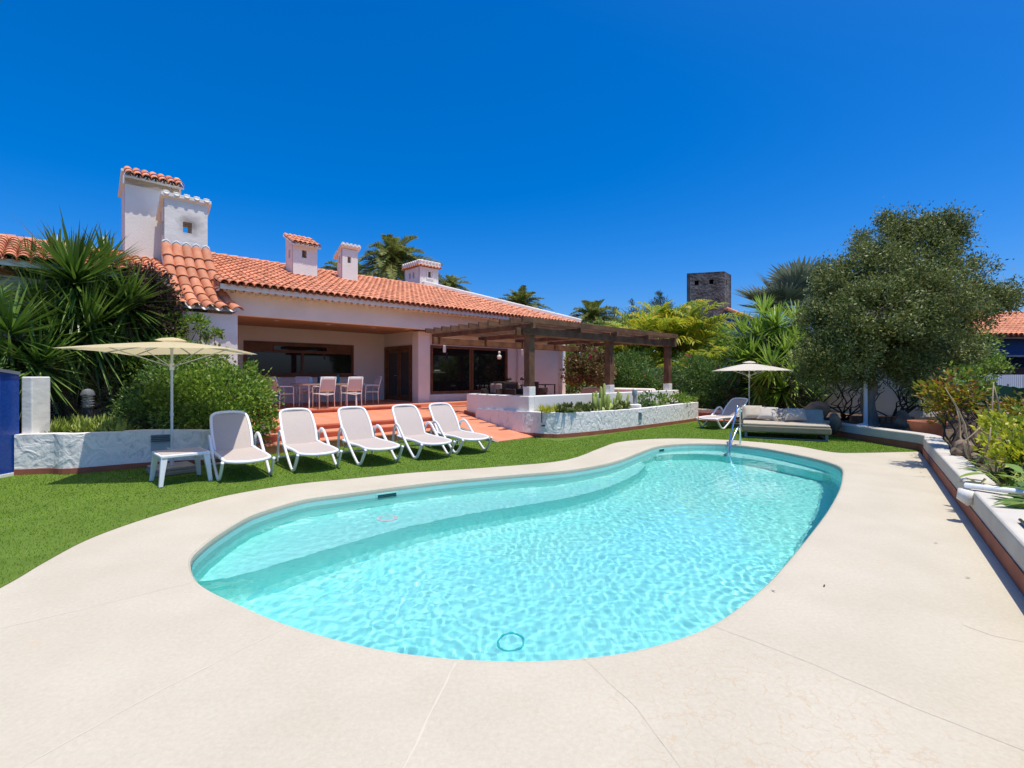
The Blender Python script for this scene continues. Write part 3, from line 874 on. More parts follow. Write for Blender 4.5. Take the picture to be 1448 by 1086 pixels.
# main slope with a hipped right end, the mirrored back slope, and the lower left wing
main = [(2.35, 15.25), (3.14, 15.25), (3.14, EC + .05), (U_END - .05, EC + .05), (U_RDG, RC), (2.35, RC)]
back = [(2.35, RC), (U_RDG, RC), (U_END - .05, 2 * RC - EC), (2.35, 2 * RC - EC)]
hip = [(U_END - .05, EC + .05), (U_END - .05, 2 * RC - EC), (U_RDG, RC)]
for pl, zf in ((main, lambda x, y: rz(y)), (back, lambda x, y: rz(2 * RC - y)), (hip, lambda x, y: EZ + (rz(RC) - EZ) * (U_END - x) / (U_END - U_RDG))):
    roof_base.prism(pl, lambda x, y, zf=zf: zf(x, y) - .08, zf)
LWR = 16.55
roof_base.prism([(-6, EC + .05), (2.1, EC + .05), (2.1, 15.3), (2.35, 15.3), (2.35, LWR), (-6, LWR)], lambda x, y: rz(y) - .08, lambda x, y: rz(y))
roof_base.prism([(-6, LWR), (2.35, LWR), (2.35, 19.2), (-6, 19.2)], lambda x, y: rz(2 * LWR - y) - .08, lambda x, y: rz(2 * LWR - y))
u0, u1 = 2.45, U_END - .12
Pm = lambda s, t: (u0 + (u1 - u0) * s, RC + (EC - RC) * t, rz(RC + (EC - RC) * t) + .0)
def rows_main(s):
    U = u0 + (u1 - u0) * s
    cmax = RC if U < U_RDG else RC - (U - U_RDG) * (RC - EC) / (U_END - U_RDG)
    t0 = (RC - cmax) / (RC - EC)
    if U < 3.2: return 0, 11, (RC - 15.3) / (RC - EC)
    return t0, int(round((1 - t0) * 15))
tiled(cov, val, Pm, 78, rows_main, .10, seed=2)
Pl = lambda s, t: (-6 + 8.05 * s, LWR + (EC - LWR) * t, rz(LWR + (EC - LWR) * t))
tiled(cov, val, Pl, 40, lambda s: (0, 8), .10, seed=3)
Ph = lambda s, t: (U_RDG + (U_END - U_RDG) * t, RC - (RC - EC) * t + 2 * (RC - EC) * t * s, rz(RC) + (EZ - rz(RC)) * t)
hipc = MB()
for i in range(48):
    s = i / 47
    Cc = EC + .1 + (2 * (RC - EC) - .2) * s
    t0 = abs(Cc - RC) / (RC - EC)
    cnt = int((1 - t0) * 15)
    for k in range(cnt):
        ta, tb = t0 + (1 - t0) * k / max(1, cnt), t0 + (1 - t0) * (k + 1) / max(1, cnt)
        f3 = lambda t: Vector((U_RDG + (U_END - U_RDG) * t, Cc, rz(RC) + (EZ - rz(RC)) * t + .03))
        tile(cov, f3(ta - .01), f3(tb + .003) + Vector((0, 0, .018)), (0, 1, 0), (.33, 0, .94), .086, .10)
roof = roof_base.build('roof', M['roof_valley'], house)
cov.build('tiles', M['roof_tile'], roof, smooth='angle')
val.build('valley_tiles', M['roof_valley'], roof, smooth='angle')
rt = MB()                                           # ridge tiles
for k in range(int((U_RDG - 2.4) / .34)):
    U = 2.4 + k * .34
    tile(rt, (U - .05, RC, rz(RC) + .0), (U + .34, RC, rz(RC) + .02), (0, 1, 0), Z_, .115, .13)
rt.build('ridge_tiles', M['roof_tile'], roof, smooth='angle')
rt = MB()
for k in range(25):
    U = -6 + k * .34
    tile(rt, (U - .05, LWR, rz(LWR)), (U + .34, LWR, rz(LWR) + .02), (0, 1, 0), Z_, .115, .13)
rt.build('ridge_tiles', M['roof_tile'], roof, smooth='angle')
hc = MB()                                           # whitewashed coping along the hips
hp = [Vector((12.35, RC + .0, rz(RC) + .10)), Vector((U_RDG, RC, rz(RC) + .06))] + [Vector((U_RDG + (U_END - U_RDG) * t, RC - (RC - EC) * t, rz(RC) + (EZ - rz(RC)) * t + .06)) for t in (.2, .4, .6, .8, .97)]
for a, b in zip(hp, hp[1:]): hc.bar(a, b + (b - a).normalized() * .03, .34, .36)
a, b = Vector((U_RDG, RC, rz(RC) + .06)), Vector((U_END, 2 * RC - EC, EZ + .06))
hc.bar(a, b, .3, .3)
hc.build('coping', M['stucco'], roof, bevel=.05)
# plaster scallops (second row of tiles) between the fascia and the eave
co_ = MB()
for k in range(int((17.8 - 3.2) / .2)):
    U = 3.25 + k * .2
    tile(co_, (U, 14.7, EZ - .10), (U, EC + .22, EZ - .135), X_, Z_, .085, .098, 6, .022)
for k in range(41):
    U = -6 + k * .2
    tile(co_, (U, 14.7, EZ - .10), (U, EC + .22, EZ - .135), X_, Z_, .085, .098, 6, .022)
co_.box(3.16, 17.93, EC + .03, EC + .048, EZ - .10, EZ + .03).box(-6, 2.1, EC + .03, EC + .048, EZ - .10, EZ + .03)
co_.box(3.15, 17.85, EC + .28, 14.62, EZ - .03, EZ - .005).box(-6, 2.12, EC + .28, 14.62, EZ - .03, EZ - .005)
co_.build('cornice', M['stucco'], house, smooth='angle')

# ---- chimneys
def chimney_body(U0, U1, C0, C1, z0, z1, hole_f=(), hole_s=(), m='stucco', t=.14):
    mb = MB()
    mb.wall((U0, C0, z0), X_, Z_, NY, U1 - U0, z1 - z0, t, hole_f)
    mb.wall((U1, C1, z0), NX, Z_, Y_, U1 - U0, z1 - z0, t, [(U1 - U0 - q[1], U1 - U0 - q[0], q[2], q[3]) for q in hole_f])
    mb.wall((U0, C1 - .003, z0), NY, Z_, NX, C1 - C0 - .006, z1 - z0 - .004, t, hole_s)
    mb.wall((U1, C0 + .003, z0), Y_, Z_, X_, C1 - C0 - .006, z1 - z0 - .004, t, hole_s)
    return mb.build('chimney', M[m], house, bevel=.008)
def tile_cap(ch, U0, U1, Ca, za, Cb, zb, cols, rows, seed, r=.10, mort='stucco'):
    c, v_ = MB(), MB()
    P = lambda s, t: (U0 + (U1 - U0) * s, Ca + (Cb - Ca) * t, za + (zb - za) * t)
    tiled(c, v_, P, cols, lambda s: (0, rows), r, seed=seed)
    v_.prism([(U0 - r, min(Ca, Cb)), (U1 + r, min(Ca, Cb)), (U1 + r, max(Ca, Cb)), (U0 - r, max(Ca, Cb))], lambda x, y: za + (zb - za) * (y - Ca) / (Cb - Ca) - .05, lambda x, y: za + (zb - za) * (y - Ca) / (Cb - Ca))
    c.build('tile_cap', M['roof_tile'], ch, smooth='angle')
    v_.build('cap_bed', M[mort], ch)
def crenel_cap(ch, U0, U1, C0, C1, zf, zb, n, t=.10, tooth=.09):
    mb = MB()
    mb.prism([(U0, C0), (U1, C0), (U1, C1), (U0, C1)], lambda x, y: zf + (zb - zf) * (y - C0) / (C1 - C0) - t, lambda x, y: zf + (zb - zf) * (y - C0) / (C1 - C0))
    w = (U1 - U0) / n
    for k in range(n):                              # rounded teeth: ends of whitewashed barrel tiles running up the cap
        u = U0 + (k + .5) * w
        sl = lambda c: zf + (zb - zf) * (c - C0) / (C1 - C0)
        mb.tube([(u, C0 + .0, sl(C0)), (u, C1 + .01, sl(C1))], w * .31, 10)
        mb.box(u - w * .31, u + w * .31, C0 - .006, C0 + .06, zf - .02, zf + tooth * .45)
    mb.build('cap', M['stucco_rough'], ch, bevel=.012)
# tallest chimney, tiled front slope and long back slope
t_ = chimney_body(1.44, 2.62, 16.08, 16.95, 4.3, 6.88, m='stucco')
tile_cap(t_, 1.52, 2.60, 16.30, 7.02, 15.90, 6.76, 6, 2, 21, r=.10)
MB().prism([(1.38, 16.32), (2.70, 16.32), (2.70, 17.10), (1.38, 17.10)], lambda x, y: 6.98 - (y - 16.32) * .62, lambda x, y: 7.06 - (y - 16.32) * .62).build('cap', M['stucco'], t_, bevel=.01)
MB().prism([(1.40, 16.08), (2.66, 16.08), (2.66, 16.9), (1.40, 16.9)], 6.60, lambda x, y: 6.82 + (y - 16.08) * .6 if y < 16.3 else 6.98 - (y - 16.3) * .62).build('gable', M['stucco'], t_)
# fireplace chimney in front, crenellated, square smoke hole with soot
f_ = chimney_body(2.16, 3.12, 15.22, 15.80, 4.4, 6.20, hole_f=[(.40, .60, .98, 1.26)], hole_s=[(.17, .40, .88, 1.28)], m='stucco_soot')
crenel_cap(f_, 2.08, 3.20, 15.16, 16.02, 6.33, 5.86, 5)
MB().lathe([(.16, .0), (.0, .0)], (0, 0, 0)).v
fb = MB().box(2.36, 3.58, 14.14, 15.3, -.05, 3.2).box(2.16, 3.12, 15.23, 15.8, 3.0, 4.45)
fb.build('chimney_breast', M['stucco_rough'], house, bevel=.02)
prof = [(15.22, 4.93), (15.07, 4.60), (14.92, 4.28), (14.74, 3.96), (14.52, 3.67), (14.26, 3.43), (13.98, 3.26)]
def Pf(s, t):
    k = min(5, int(t * 6)); a = t * 6 - k
    C = prof[k][0] * (1 - a) + prof[k + 1][0] * a
    z = prof[k][1] * (1 - a) + prof[k + 1][1] * a
    lo = 2.20 + .14 * t ** 1.5
    hi = 3.08 + .46 * t ** 1.6
    return (lo + (hi - lo) * s, C, z)
c, v_ = MB(), MB()
tiled(c, v_, Pf, 4, lambda s: (0, 7), .125, seed=31, jit=.004)
for k in range(6):
    v_.add([Pf(0, k / 6), Pf(1, k / 6), Pf(1, (k + 1) / 6), Pf(0, (k + 1) / 6)], [(0, 1, 2, 3)])
    for s in (0, 1):
        a, b = Pf(s, k / 6), Pf(s, (k + 1) / 6)
        v_.add([a, b, (b[0], 15.3, b[2]), (a[0], 15.3, a[2])], [(0, 1, 2, 3)])
fl = c.build('flared_roof', M['roof_tile'], house, smooth='angle')
v_.build('roof_bed', M['stucco_rough'], fl)
mm = MB()
for i in range(5): mm.tube([Vector(Pf(i / 4, 0)) + Vector((-.09, .02, .07)), Vector(Pf(i / 4, 0)) + Vector((-.06, .02, .15)), Vector(Pf(i / 4, 0)) + Vector((0, .02, .19)), Vector(Pf(i / 4, 0)) + Vector((.06, .02, .15)), Vector(Pf(i / 4, 0)) + Vector((.09, .02, .07))], .028, 6)
mm.build('mortar', M['stucco_rough'], fl, smooth=True)
# tiled chimney on the slope
b3 = chimney_body(5.88, 6.68, 16.72, 17.42, 4.5, 6.02, hole_f=[(.29, .45, 1.08, 1.34)], hole_s=[(.28, .44, 1.08, 1.36)], t=.1)
tile_cap(b3, 5.90, 6.68, 17.50, 6.42, 16.60, 5.98, 5, 3, 22, r=.085)
MB().prism([(5.88, 16.72), (6.68, 16.72), (6.68, 17.42), (5.88, 17.42)], 6.0, lambda x, y: 5.99 + (y - 16.7) * .47).build('gable', M['stucco'], b3)
# slim crenellated chimney
b4 = chimney_body(7.80, 8.40, 17.22, 17.66, 4.8, 6.28, hole_f=[(.20, .34, .98, 1.22)], hole_s=[(.15, .27, .98, 1.24)], t=.09)
crenel_cap(b4, 7.72, 8.48, 17.12, 17.86, 6.45, 6.07, 5, t=.09, tooth=.08)
# big square chimney on the ridge with red tile eaves
b5 = chimney_body(12.25, 13.27, 18.98, 20.28, 5.2, 6.60, hole_f=[(.46, .62, .95, 1.22)], hole_s=[(.38, .52, .92, 1.2), (.70, .84, .92, 1.2)], t=.1)
e5 = MB()
for s in range(7):
    U = 12.22 + s * 1.08 / 6
    tile(e5, (U, 19.1, 6.66), (U, 18.84, 6.60), X_, Z_, .075, .085)
for s in range(9):
    C = 18.95 + s * 1.36 / 8
    tile(e5, (12.4, C, 6.66), (12.12, C, 6.60), Y_, Z_, .075, .085)
    tile(e5, (13.1, C, 6.66), (13.40, C, 6.60), Y_, Z_, .075, .085)
e5.build('tile_eave', M['roof_tile'], b5, smooth='angle')
c5 = MB().box(12.17, 13.35, 18.9, 20.36, 6.66, 6.82)
for s in range(7): c5.tube([(12.22 + s * 1.08 / 6, 18.88, 6.82), (12.22 + s * 1.08 / 6, 19.1, 6.86)], .065, 8)
for s in range(9): c5.tube([(12.15, 18.95 + s * 1.36 / 8, 6.82), (12.4, 18.95 + s * 1.36 / 8, 6.86)], .065, 8)
c5.prism([(12.2, 18.9), (13.3, 18.9), (13.3, 20.3), (12.2, 20.3)], 6.8, 6.9)
c5.build('cap', M['stucco'], b5, bevel=.015)
hs = MB().box(12.62, 12.64, 18.955, 18.985, 6.12, 6.46).box(12.95, 12.97, 18.955, 18.985, 6.12, 6.46).box(12.60, 12.99, 18.945, 18.985, 6.07, 6.12)
hs.build('sill', M['stucco'], b5)

# ------------------------------------------------------------------ pergola, low walls, planter
perg = hthing('pergola', 'dark weathered wood pergola joined to the front of the villa', 'pergola', (13, 9.3, AP))
PCF, PCB = 9.22, 13.25
def u_of(px, C):
    k = (px - CX) / FPX
    d = C / (k * VX + VY)
    return k * d * UX + d * UY
posts = [u_of(748.5, PCF), u_of(861.5, PCF), u_of(944, PCF)]
for U in posts:
    p_ = MB().box(U - .105, U + .105, PCF - .105, PCF + .105, 1.30, 2.99).build('post', M['old_wood'], perg, bevel=.01)
    MB().box(U - .12, U + .12, PCF - .12, PCF + .12, 1.06, 1.32).build('post_base', M['stucco'], p_, bevel=.01)
for C in (PCF - .15, PCF + .15):
    for a, b in zip([9.05] + posts[1:], posts[1:] + [posts[2] + .35]):
        MB().box(a + .003, b - .003, C - .04, C + .04, 2.70, 2.90).build('beam', M['old_wood'], perg, bevel=.008)
MB().box(9.05, 17.3, PCB - .07, PCB + .07, 2.64, 2.86).build('beam', M['old_wood'], perg, bevel=.01)
for U in [9.25] + [(posts[0] + posts[1]) / 2] + posts[1:2] + [(posts[1] + posts[2]) / 2] + posts[2:]:
    MB().box(U - .045, U + .045, PCF - .34, PCB + .3, 2.86, 3.0).build('cross_beam', M['old_wood'], perg, bevel=.008)
NR = 11
for k in range(NR):
    C = PCF - .28 + k * (PCB - PCF + .38) / (NR - 1)
    j = random.uniform(-.03, .03)
    MB().box(8.86 + j, 17.0 + j, C - .028, C + .028, 3.004, 3.15).build('rafter', M['old_wood'], perg, bevel=.006)
for k, (px, py, U, C) in enumerate([(628.5, 483, 9.6, 13.12), (738.5, 487, None, 13.12), (820, 492, None, 13.12)]):
    U = u_of(px, 13.12)
    l_ = hthing('pendant_lamp', ['white cylinder lamp hanging from the pergola, left of the sliding doors', 'white cylinder lamp hanging from the pergola behind the front corner post', 'white cylinder lamp hanging from the pergola right of the house wall'][k], 'lamp', (U, 13.12, 2.38), 'white lamps under the pergola')
    MB().lathe([(.0, 0), (.045, 0), (.05, .01), (.05, .22), (.02, .235), (.0, .235)], (U, 13.12, 2.38), 14).build('shade', M['white_plastic'], l_, smooth='angle')
    MB().tube([(U, 13.12, 2.61), (U, 13.12, 2.66)], .01, 6).build('cord', M['lamp_dark'], l_)
U, C = u_of(706, 13.0), 13.0
mo = hthing('hanging_ornament', 'white glass float hanging from the pergola before the sliding doors', 'ornament', (U, C, 2.2))
gl = MB()
gl.lathe([(.001, 0), (.06, .01), (.085, .07), (.075, .13), (.03, .17), (.02, .2), (.045, .23), (.045, .27), (.001, .30)], (U, C, 2.2), 14)
gl.build('float', M['ceramic'], mo, smooth=True)
MB().tube([(U, C, 2.5), (U, C, 2.70)], .006, 5).build('cord', M['lamp_dark'], mo)

lwt = hthing('terrace_wall', 'low white wall along the edge of the terrace under the pergola posts', 'low wall', (9.4, 9.2, AP))
mb = MB().box(9.25, 9.47, 9.08, 11.75, .3, 1.07).box(9.47, 17.4, 9.08, 9.32, .3, 1.07)
mb.build('wall', M['stucco'], lwt, bevel=.02)
MB().prism([(9.18, 9.3), (9.25, 9.3), (9.25, 11.78), (9.18, 11.78)], lambda x, y: rz_(x, y) - .02, lambda x, y: rz_(x, y) + .10).build('skirting', M['terracotta_trim'], lwt)
# bench at the back of the terrace
bh = hthing('masonry_bench', 'low rounded masonry bench at the far edge of the pergola terrace', 'bench', (17.4, 13.4, AP))
MB().box(17.1, 17.7, 10.2, 13.6, .3, 1.10).build('seat', M['house_wall'], bh, bevel=.08, seg=3)

def wall_loop(name, label, path, thick, z0, z1, m, skirt, closed=False, cap=None, bev=.03):
    """free-standing wall along a path (world x, y); z0, z1 may vary along it; skirt = (height, material)"""
    n = len(path)
    P = [Vector(p[:2]) for p in path]
    nr = []
    for i in range(n):
        t = (P[min(i + 1, n - 1)] - P[max(i - 1, 0)]).normalized()
        nr.append(Vector((t.y, -t.x)))              # outward = right-hand side of the path
    L_ = [0]
    for a, b in zip(P, P[1:]): L_.append(L_[-1] + (b - a).length)
    zz0 = [z0(l / L_[-1]) if callable(z0) else z0 for l in L_]
    zz1 = [z1(l / L_[-1]) if callable(z1) else z1 for l in L_]
    t_ = thing(name, label, 'wall', (*P[0], 0))
    def strip(o0, o1, za, zb):
        mb = MB()
        q = []
        for i in range(n):
            a, b = P[i] + nr[i] * o1, P[i] - nr[i] * o0
            q += [(a.x, a.y, za[i]), (a.x, a.y, zb[i]), (b.x, b.y, zb[i]), (b.x, b.y, za[i])]
        fs = []
        for i in range(n - 1):
            for k in range(4):
                fs.append((i * 4 + k, (i + 1) * 4 + k, (i + 1) * 4 + (k + 1) % 4, i * 4 + (k + 1) % 4))
        fs += [(0, 1, 2, 3), (n * 4 - 1, n * 4 - 2, n * 4 - 3, n * 4 - 4)]
        return mb.add(q, fs)
    wv = strip(thick, 0, zz0, zz1).build('wall', M[m], t_, bevel=bev, seg=3)
    if skirt: strip(-.002, .012, zz0, [z + skirt[0] for z in zz0]).build('skirting', M[skirt[1]], t_, bevel=.004)
    return t_, P, nr
# curved planter in front of the low wall
pb = [(753.5, 616.3), (764, 617.3), (778, 617.8), (798, 617.6), (850, 612.5), (905, 605.5), (960, 598), (984, 594.3)]
front = [W(9.16, 11.2)[:2], W(9.155, 10.2)[:2], W(9.15, 9.35)[:2]] + [G(*p, .03) for p in pb] + [W(16.95, 8.15)[:2], W(17.0, 8.6)[:2], W(16.95, 9.1)[:2]]
front = smooth_curve(front, 5, False)
def pz0(l): return -.03
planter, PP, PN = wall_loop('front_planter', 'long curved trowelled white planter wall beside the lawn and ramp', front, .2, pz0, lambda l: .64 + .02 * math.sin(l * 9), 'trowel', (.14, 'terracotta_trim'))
inner = [(p - n_ * .15) for p, n_ in zip(PP, PN)]
v, f = poly_z([(p.x, p.y) for p in inner] + [W(16.7, 9.1)[:2], W(9.4, 9.1)[:2], W(9.4, 11.0)[:2]], [], .56)
MB().add(v, f).build('planting_bed', M['soil'], kind='structure')
PLANT_BED = [tuple(p) for p in inner]
# hooded step lamp on the planter wall, its cast shadow a grey plate
def wall_lamp(name, label, px, py, zz):
    x, y = G(px, 607, .03)
    i = min(range(len(PP)), key=lambda k: (PP[k].x - x) ** 2 + (PP[k].y - y) ** 2)
    p, n_ = PP[i], PN[i]
    t = Vector((-n_.y, n_.x))
    o = thing(name, label, 'wall lamp', (p.x, p.y, zz))
    q = MB()
    for s0, s1, o0, o1, za, zb in ((-.09, .09, 0, .075, zz + .30, zz + .32), (-.075, .075, 0, .018, zz, zz + .30)):
        c = [p + t * s + n_ * oo for s, oo in ((s0, o0), (s1, o0), (s1, o1), (s0, o1))]
        q.prism([(k.x, k.y) for k in c], za, zb)
    q.build('hood_and_shadow', mat('lamp_shadow_grey', (.38, .43, .43), .6), o, bevel=.004)
wall_lamp('wall_lamp', 'pale grey hooded lamp with its shadow as a plate on the curved planter', 918, 595, .20)

# left planter wall
lp = [(-8.06, 7.90), (-7.6, 8.02)] + [G(100, 670, .01), G(200, 661.5, .01), G(262, 657, .02)] + [(-5.55, 8.85), (-5.38, 9.3), (-5.32, 10.2), (-5.42, 11.2)]
lpath = smooth_curve(lp, 5, False)
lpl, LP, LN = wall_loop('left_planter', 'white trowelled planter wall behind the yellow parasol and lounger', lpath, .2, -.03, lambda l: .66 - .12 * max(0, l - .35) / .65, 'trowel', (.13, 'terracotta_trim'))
inn = [(p - n_ * .15) for p, n_ in zip(LP, LN)]
v, f = poly_z([(p.x, p.y) for p in inn] + [W(2.4, 14.6)[:2], W(-6, 14.6)[:2], (-14, 7.0), (-9, 7.0)], [], .46)
MB().add(v, f).build('planting_bed', M['soil'], kind='structure')
i = min(range(len(LP)), key=lambda k: abs(LP[k].x / LP[k].y - (231 - CX) / FPX))
p, n_ = LP[i], LN[i]
lv = thing('louvre_lamp', 'grey louvred lamp set in the white planter wall under the yellow parasol', 'wall lamp', (p.x, p.y, .28))
t = Vector((-n_.y, n_.x))
q, q2 = MB(), MB()
qp = lambda s0, s1, o0, o1: [((p + t * s + n_ * oo).x, (p + t * s + n_ * oo).y) for s, oo in ((s0, o0), (s1, o0), (s1, o1), (s0, o1))]
q.prism(qp(-.16, .16, -.01, .016), .24, .58)
for k in range(4): q2.prism(qp(-.15, .15, .014, .05), .46 + k * .032, .468 + k * .032)
q.build('housing', mat('lamp_steel', (.36, .40, .41), .5), lv, bevel=.004)
q2.build('louvre', M['lamp_dark'], lv)
# blue mosaic wall and the white pier at its end
mw = thing('mosaic_wall', 'blue glass mosaic wall with white edge at the left of the lawn', 'wall', (-8.3, 6.5, 0))
mp_ = MB().prism([(-9.2, 4.0), (-8.75, 4.0), (-8.22, 6.9), (-8.09, 7.72), (-8.08, 8.0), (-8.5, 8.0)], -.03, lambda x, y: 1.62 + max(0, 8.06 - y) * .16)
mp_.build('wall', M['mosaic'], mw)
MB().prism([(-9.25, 4.0), (-8.72, 4.0), (-8.19, 6.9), (-8.06, 7.72), (-8.06, 8.0), (-8.55, 8.0)], lambda x, y: 1.62 + max(0, 8.06 - y) * .16, lambda x, y: 1.67 + max(0, 8.06 - y) * .16).build('coping', M['lamp_grey'], mw)
MB().prism([(-8.23, 6.9), (-8.19, 6.9), (-8.06, 7.72), (-8.05, 8.0), (-8.1, 8.0)], -.03, .05).build('skirting', M['stucco'], mw)
pw = thing('garden_pier', 'short white plastered pier between blue mosaic wall and yuccas', 'pier', (-8.2, 8.2, 0))
MB().box(-8.08, -7.90, 8.03, 8.36, .3, 1.60).build('pier', M['stucco_rough'], pw, bevel=.02)

# ------------------------------------------------------------------ loungers
def ext_curve(pts, n=7): return smooth_curve(pts, n, False)
def make_lounger(back_ang=52):
    """facing +x, origin on the ground under the seat's middle, 0.70 m wide"""
    t = thing('sun_lounger', 'x', 'sun lounger', (0, 0, 0), 0, 'white sun loungers with taupe slings')
    hw = .32
    # side frames: rear foot, arched armrest, long front leg, foot, loop back up to the seat
    side = [(-.62, .02), (-.60, .22), (-.54, .47), (-.43, .585), (-.28, .565), (-.08, .40), (.20, .18), (.40, .04), (.475, .022), (.56, .06), (.67, .20), (.74, .31)]
    for s in (-1, 1):
        pts = [(x, s * (hw + .035 + .02 * math.sin(PI * min(1, max(0, (x + .62) / 1.3)))), z) for x, z in ext_curve(side)]
        MB().tube(pts, .031, 10, flat=.72, ref=(0, 1, 0)).build('side_frame', M['white_plastic'], t, smooth=True)
    # seat frame: oval rail, rounded and turned down at the front
    ring = []
    for x in np.linspace(-.45, .62, 8): ring.append((x, -hw))
    for k in range(1, 8):
        a = -PI / 2 + PI * k / 8
        ring.append((.62 + .20 * math.cos(a), hw * math.sin(a) if abs(math.sin(a)) < 1 else hw))
    for x in np.linspace(.62, -.45, 8): ring.append((x, hw))
    zs = lambda x: .335 - .035 * max(0, (x - .25) / .55) ** 2 + .02 * max(0, -x / .45) ** 2
    MB().tube([(x, y, zs(x)) for x, y in smooth_curve(ring, 3, False)], .026, 8, ref=(0, 0, 1)).build('seat_frame', M['white_plastic'], t, smooth=True)
    mb = MB()
    xs = list(np.linspace(-.44, .62, 12)) + [.62 + .19 * math.sin(PI / 2 * k / 6) for k in range(1, 7)]
    q, fs, m_ = [], [], 9
    for x in xs:
        w = hw * (1 if x <= .62 else math.sqrt(max(0, 1 - ((x - .62) / .20) ** 2)))
        for k in range(m_):
            y = -w + 2 * w * k / (m_ - 1)
            q.append((x, y, zs(x) + .012 - .022 * (1 - (2 * k / (m_ - 1) - 1) ** 2)))
    fs = [(i * m_ + k, (i + 1) * m_ + k, (i + 1) * m_ + k + 1, i * m_ + k + 1) for i in range(len(xs) - 1) for k in range(m_ - 1)]
    mb.add(q, fs).build('seat', M['sling'], t, smooth=True)
    # backrest: rounded frame with the sling inside
    a = math.radians(back_ang)
    ca, sa = math.cos(a), math.sin(a)
    P = lambda r, y, o=0: (-.40 - r * ca - o * sa, y, .345 + r * sa - o * ca + .0)
    prof = []
    for r, w in ((0, .285), (.15, .293), (.30, .298), (.45, .295), (.58, .287), (.68, .272), (.735, .235), (.765, .16), (.775, .0)): prof.append((r, w))
    loop = [(r, -w) for r, w in prof] + [(r, w) for r, w in prof[-2::-1]]
    MB().tube([P(r, y, -.03 * math.sin(r * 4)) for r, y in smooth_curve(loop, 3, False)], .025, 8, ref=(0, 0, 1)).build('back_frame', M['white_plastic'], t, smooth=True)
    q = []
    rr = np.linspace(0, .765, 14)
    for r in rr:
        w = np.interp(r, [p[0] for p in prof], [p[1] for p in prof])
        for k in range(m_):
            f_ = 2 * k / (m_ - 1) - 1
            q.append(P(r, w * f_, -.03 * math.sin(r * 4) + .02 * (1 - f_ * f_)))
    fs = [(i * m_ + k, i * m_ + k + 1, (i + 1) * m_ + k + 1, (i + 1) * m_ + k) for i in range(len(rr) - 1) for k in range(m_ - 1)]
    MB().add(q, fs).build('backrest', M['sling'], t, smooth=True)
    MB().tube([(-.58, -hw - .03, .10), (-.58, hw + .03, .10)], .018, 8).tube([(-.44, -hw, .33), (-.55, -.25, .2), (-.55, .25, .2), (-.44, hw, .33)], .014, 6).build('stretcher', M['white_plastic'], t, smooth=True)
    return t
lg = make_lounger()
LG = [(310, 679, 'nearest white lounger, beside the square white side table'), (415, 666, 'second white lounger counted from the side table'), (508.5, 657.4, 'middle lounger of the row of five in front of the steps'),
      (587.7, 648.4, 'fourth white lounger from the side table, second last before the ramp'), (645, 641, 'last lounger of the row, closest to the terracotta ramp')]
for k, (px, py, lab) in enumerate(LG):
    o = lg if k == 0 else copy_tree(lg)
    ang = math.atan2(-.79, .62) + [.03, 0, .02, -.02, .0][k]
    x, y = G(px, py, .02)
    fx, fy = math.cos(ang), math.sin(ang)
    # (px, py) is the front-left foot seen from the camera: local (.475, -.36)
    lx, ly = .475, -.355
    place(o, x - lx * fx + ly * fy, y - lx * fy - ly * fx, .012, ang)
    o['label'] = lab
o = make_lounger(43)
place(o, *G(1021, 604, .02), .012, math.atan2(-.52, -.85))
o['label'] = 'single lounger beside the far parasol, at the end of the pool'

# ------------------------------------------------------------------ side table
A_, B_ = Vector(G(227, 688, .01)), Vector(G(297, 678.5, .01))
tu = (B_ - A_).normalized()
tc_ = (A_ + Vector(G(282, 672.5, .01))) / 2
st_ = thing('side_table', 'square white plastic side table with taupe top beside the nearest lounger', 'side table', (tc_.x, tc_.y, .01))
R_ = lambda a, b, z: (tc_.x + tu.x * a - tu.y * b, tc_.y + tu.y * a + tu.x * b, z)
hs_ = .27
for a in (-1, 1):
    for b in (-1, 1):
        mb = MB()
        q = []
        for z, s, w in ((.01, .315, .026), (.20, .295, .032), (.40, hs_, .042), (.45, hs_ - .005, .05)):
            for i, j in ((-1, -1), (1, -1), (1, 1), (-1, 1)): q.append(R_(a * s + i * w, b * s + j * w, z))
        fs = [(r * 4 + k, r * 4 + (k + 1) % 4, r * 4 + 4 + (k + 1) % 4, r * 4 + 4 + k) for r in range(3) for k in range(4)] + [(3, 2, 1, 0), (12, 13, 14, 15)]
        mb.add(q, fs).build('leg', M['white_plastic'], st_, bevel=.008)
mb = MB().prism([R_(a, b, 0)[:2] for a, b in ((-.30, -.32), (.30, -.32), (.32, -.30), (.32, .30), (.30, .32), (-.30, .32), (-.32, .30), (-.32, -.30))], .415, .462)
mb.build('apron', M['white_plastic'], st_, bevel=.012, seg=3)
MB().prism([R_(a, b, 0)[:2] for a, b in ((-.285, -.285), (.285, -.285), (.285, .285), (-.285, .285))], .46, .469).build('table_top', M['table_top'], st_, bevel=.003)

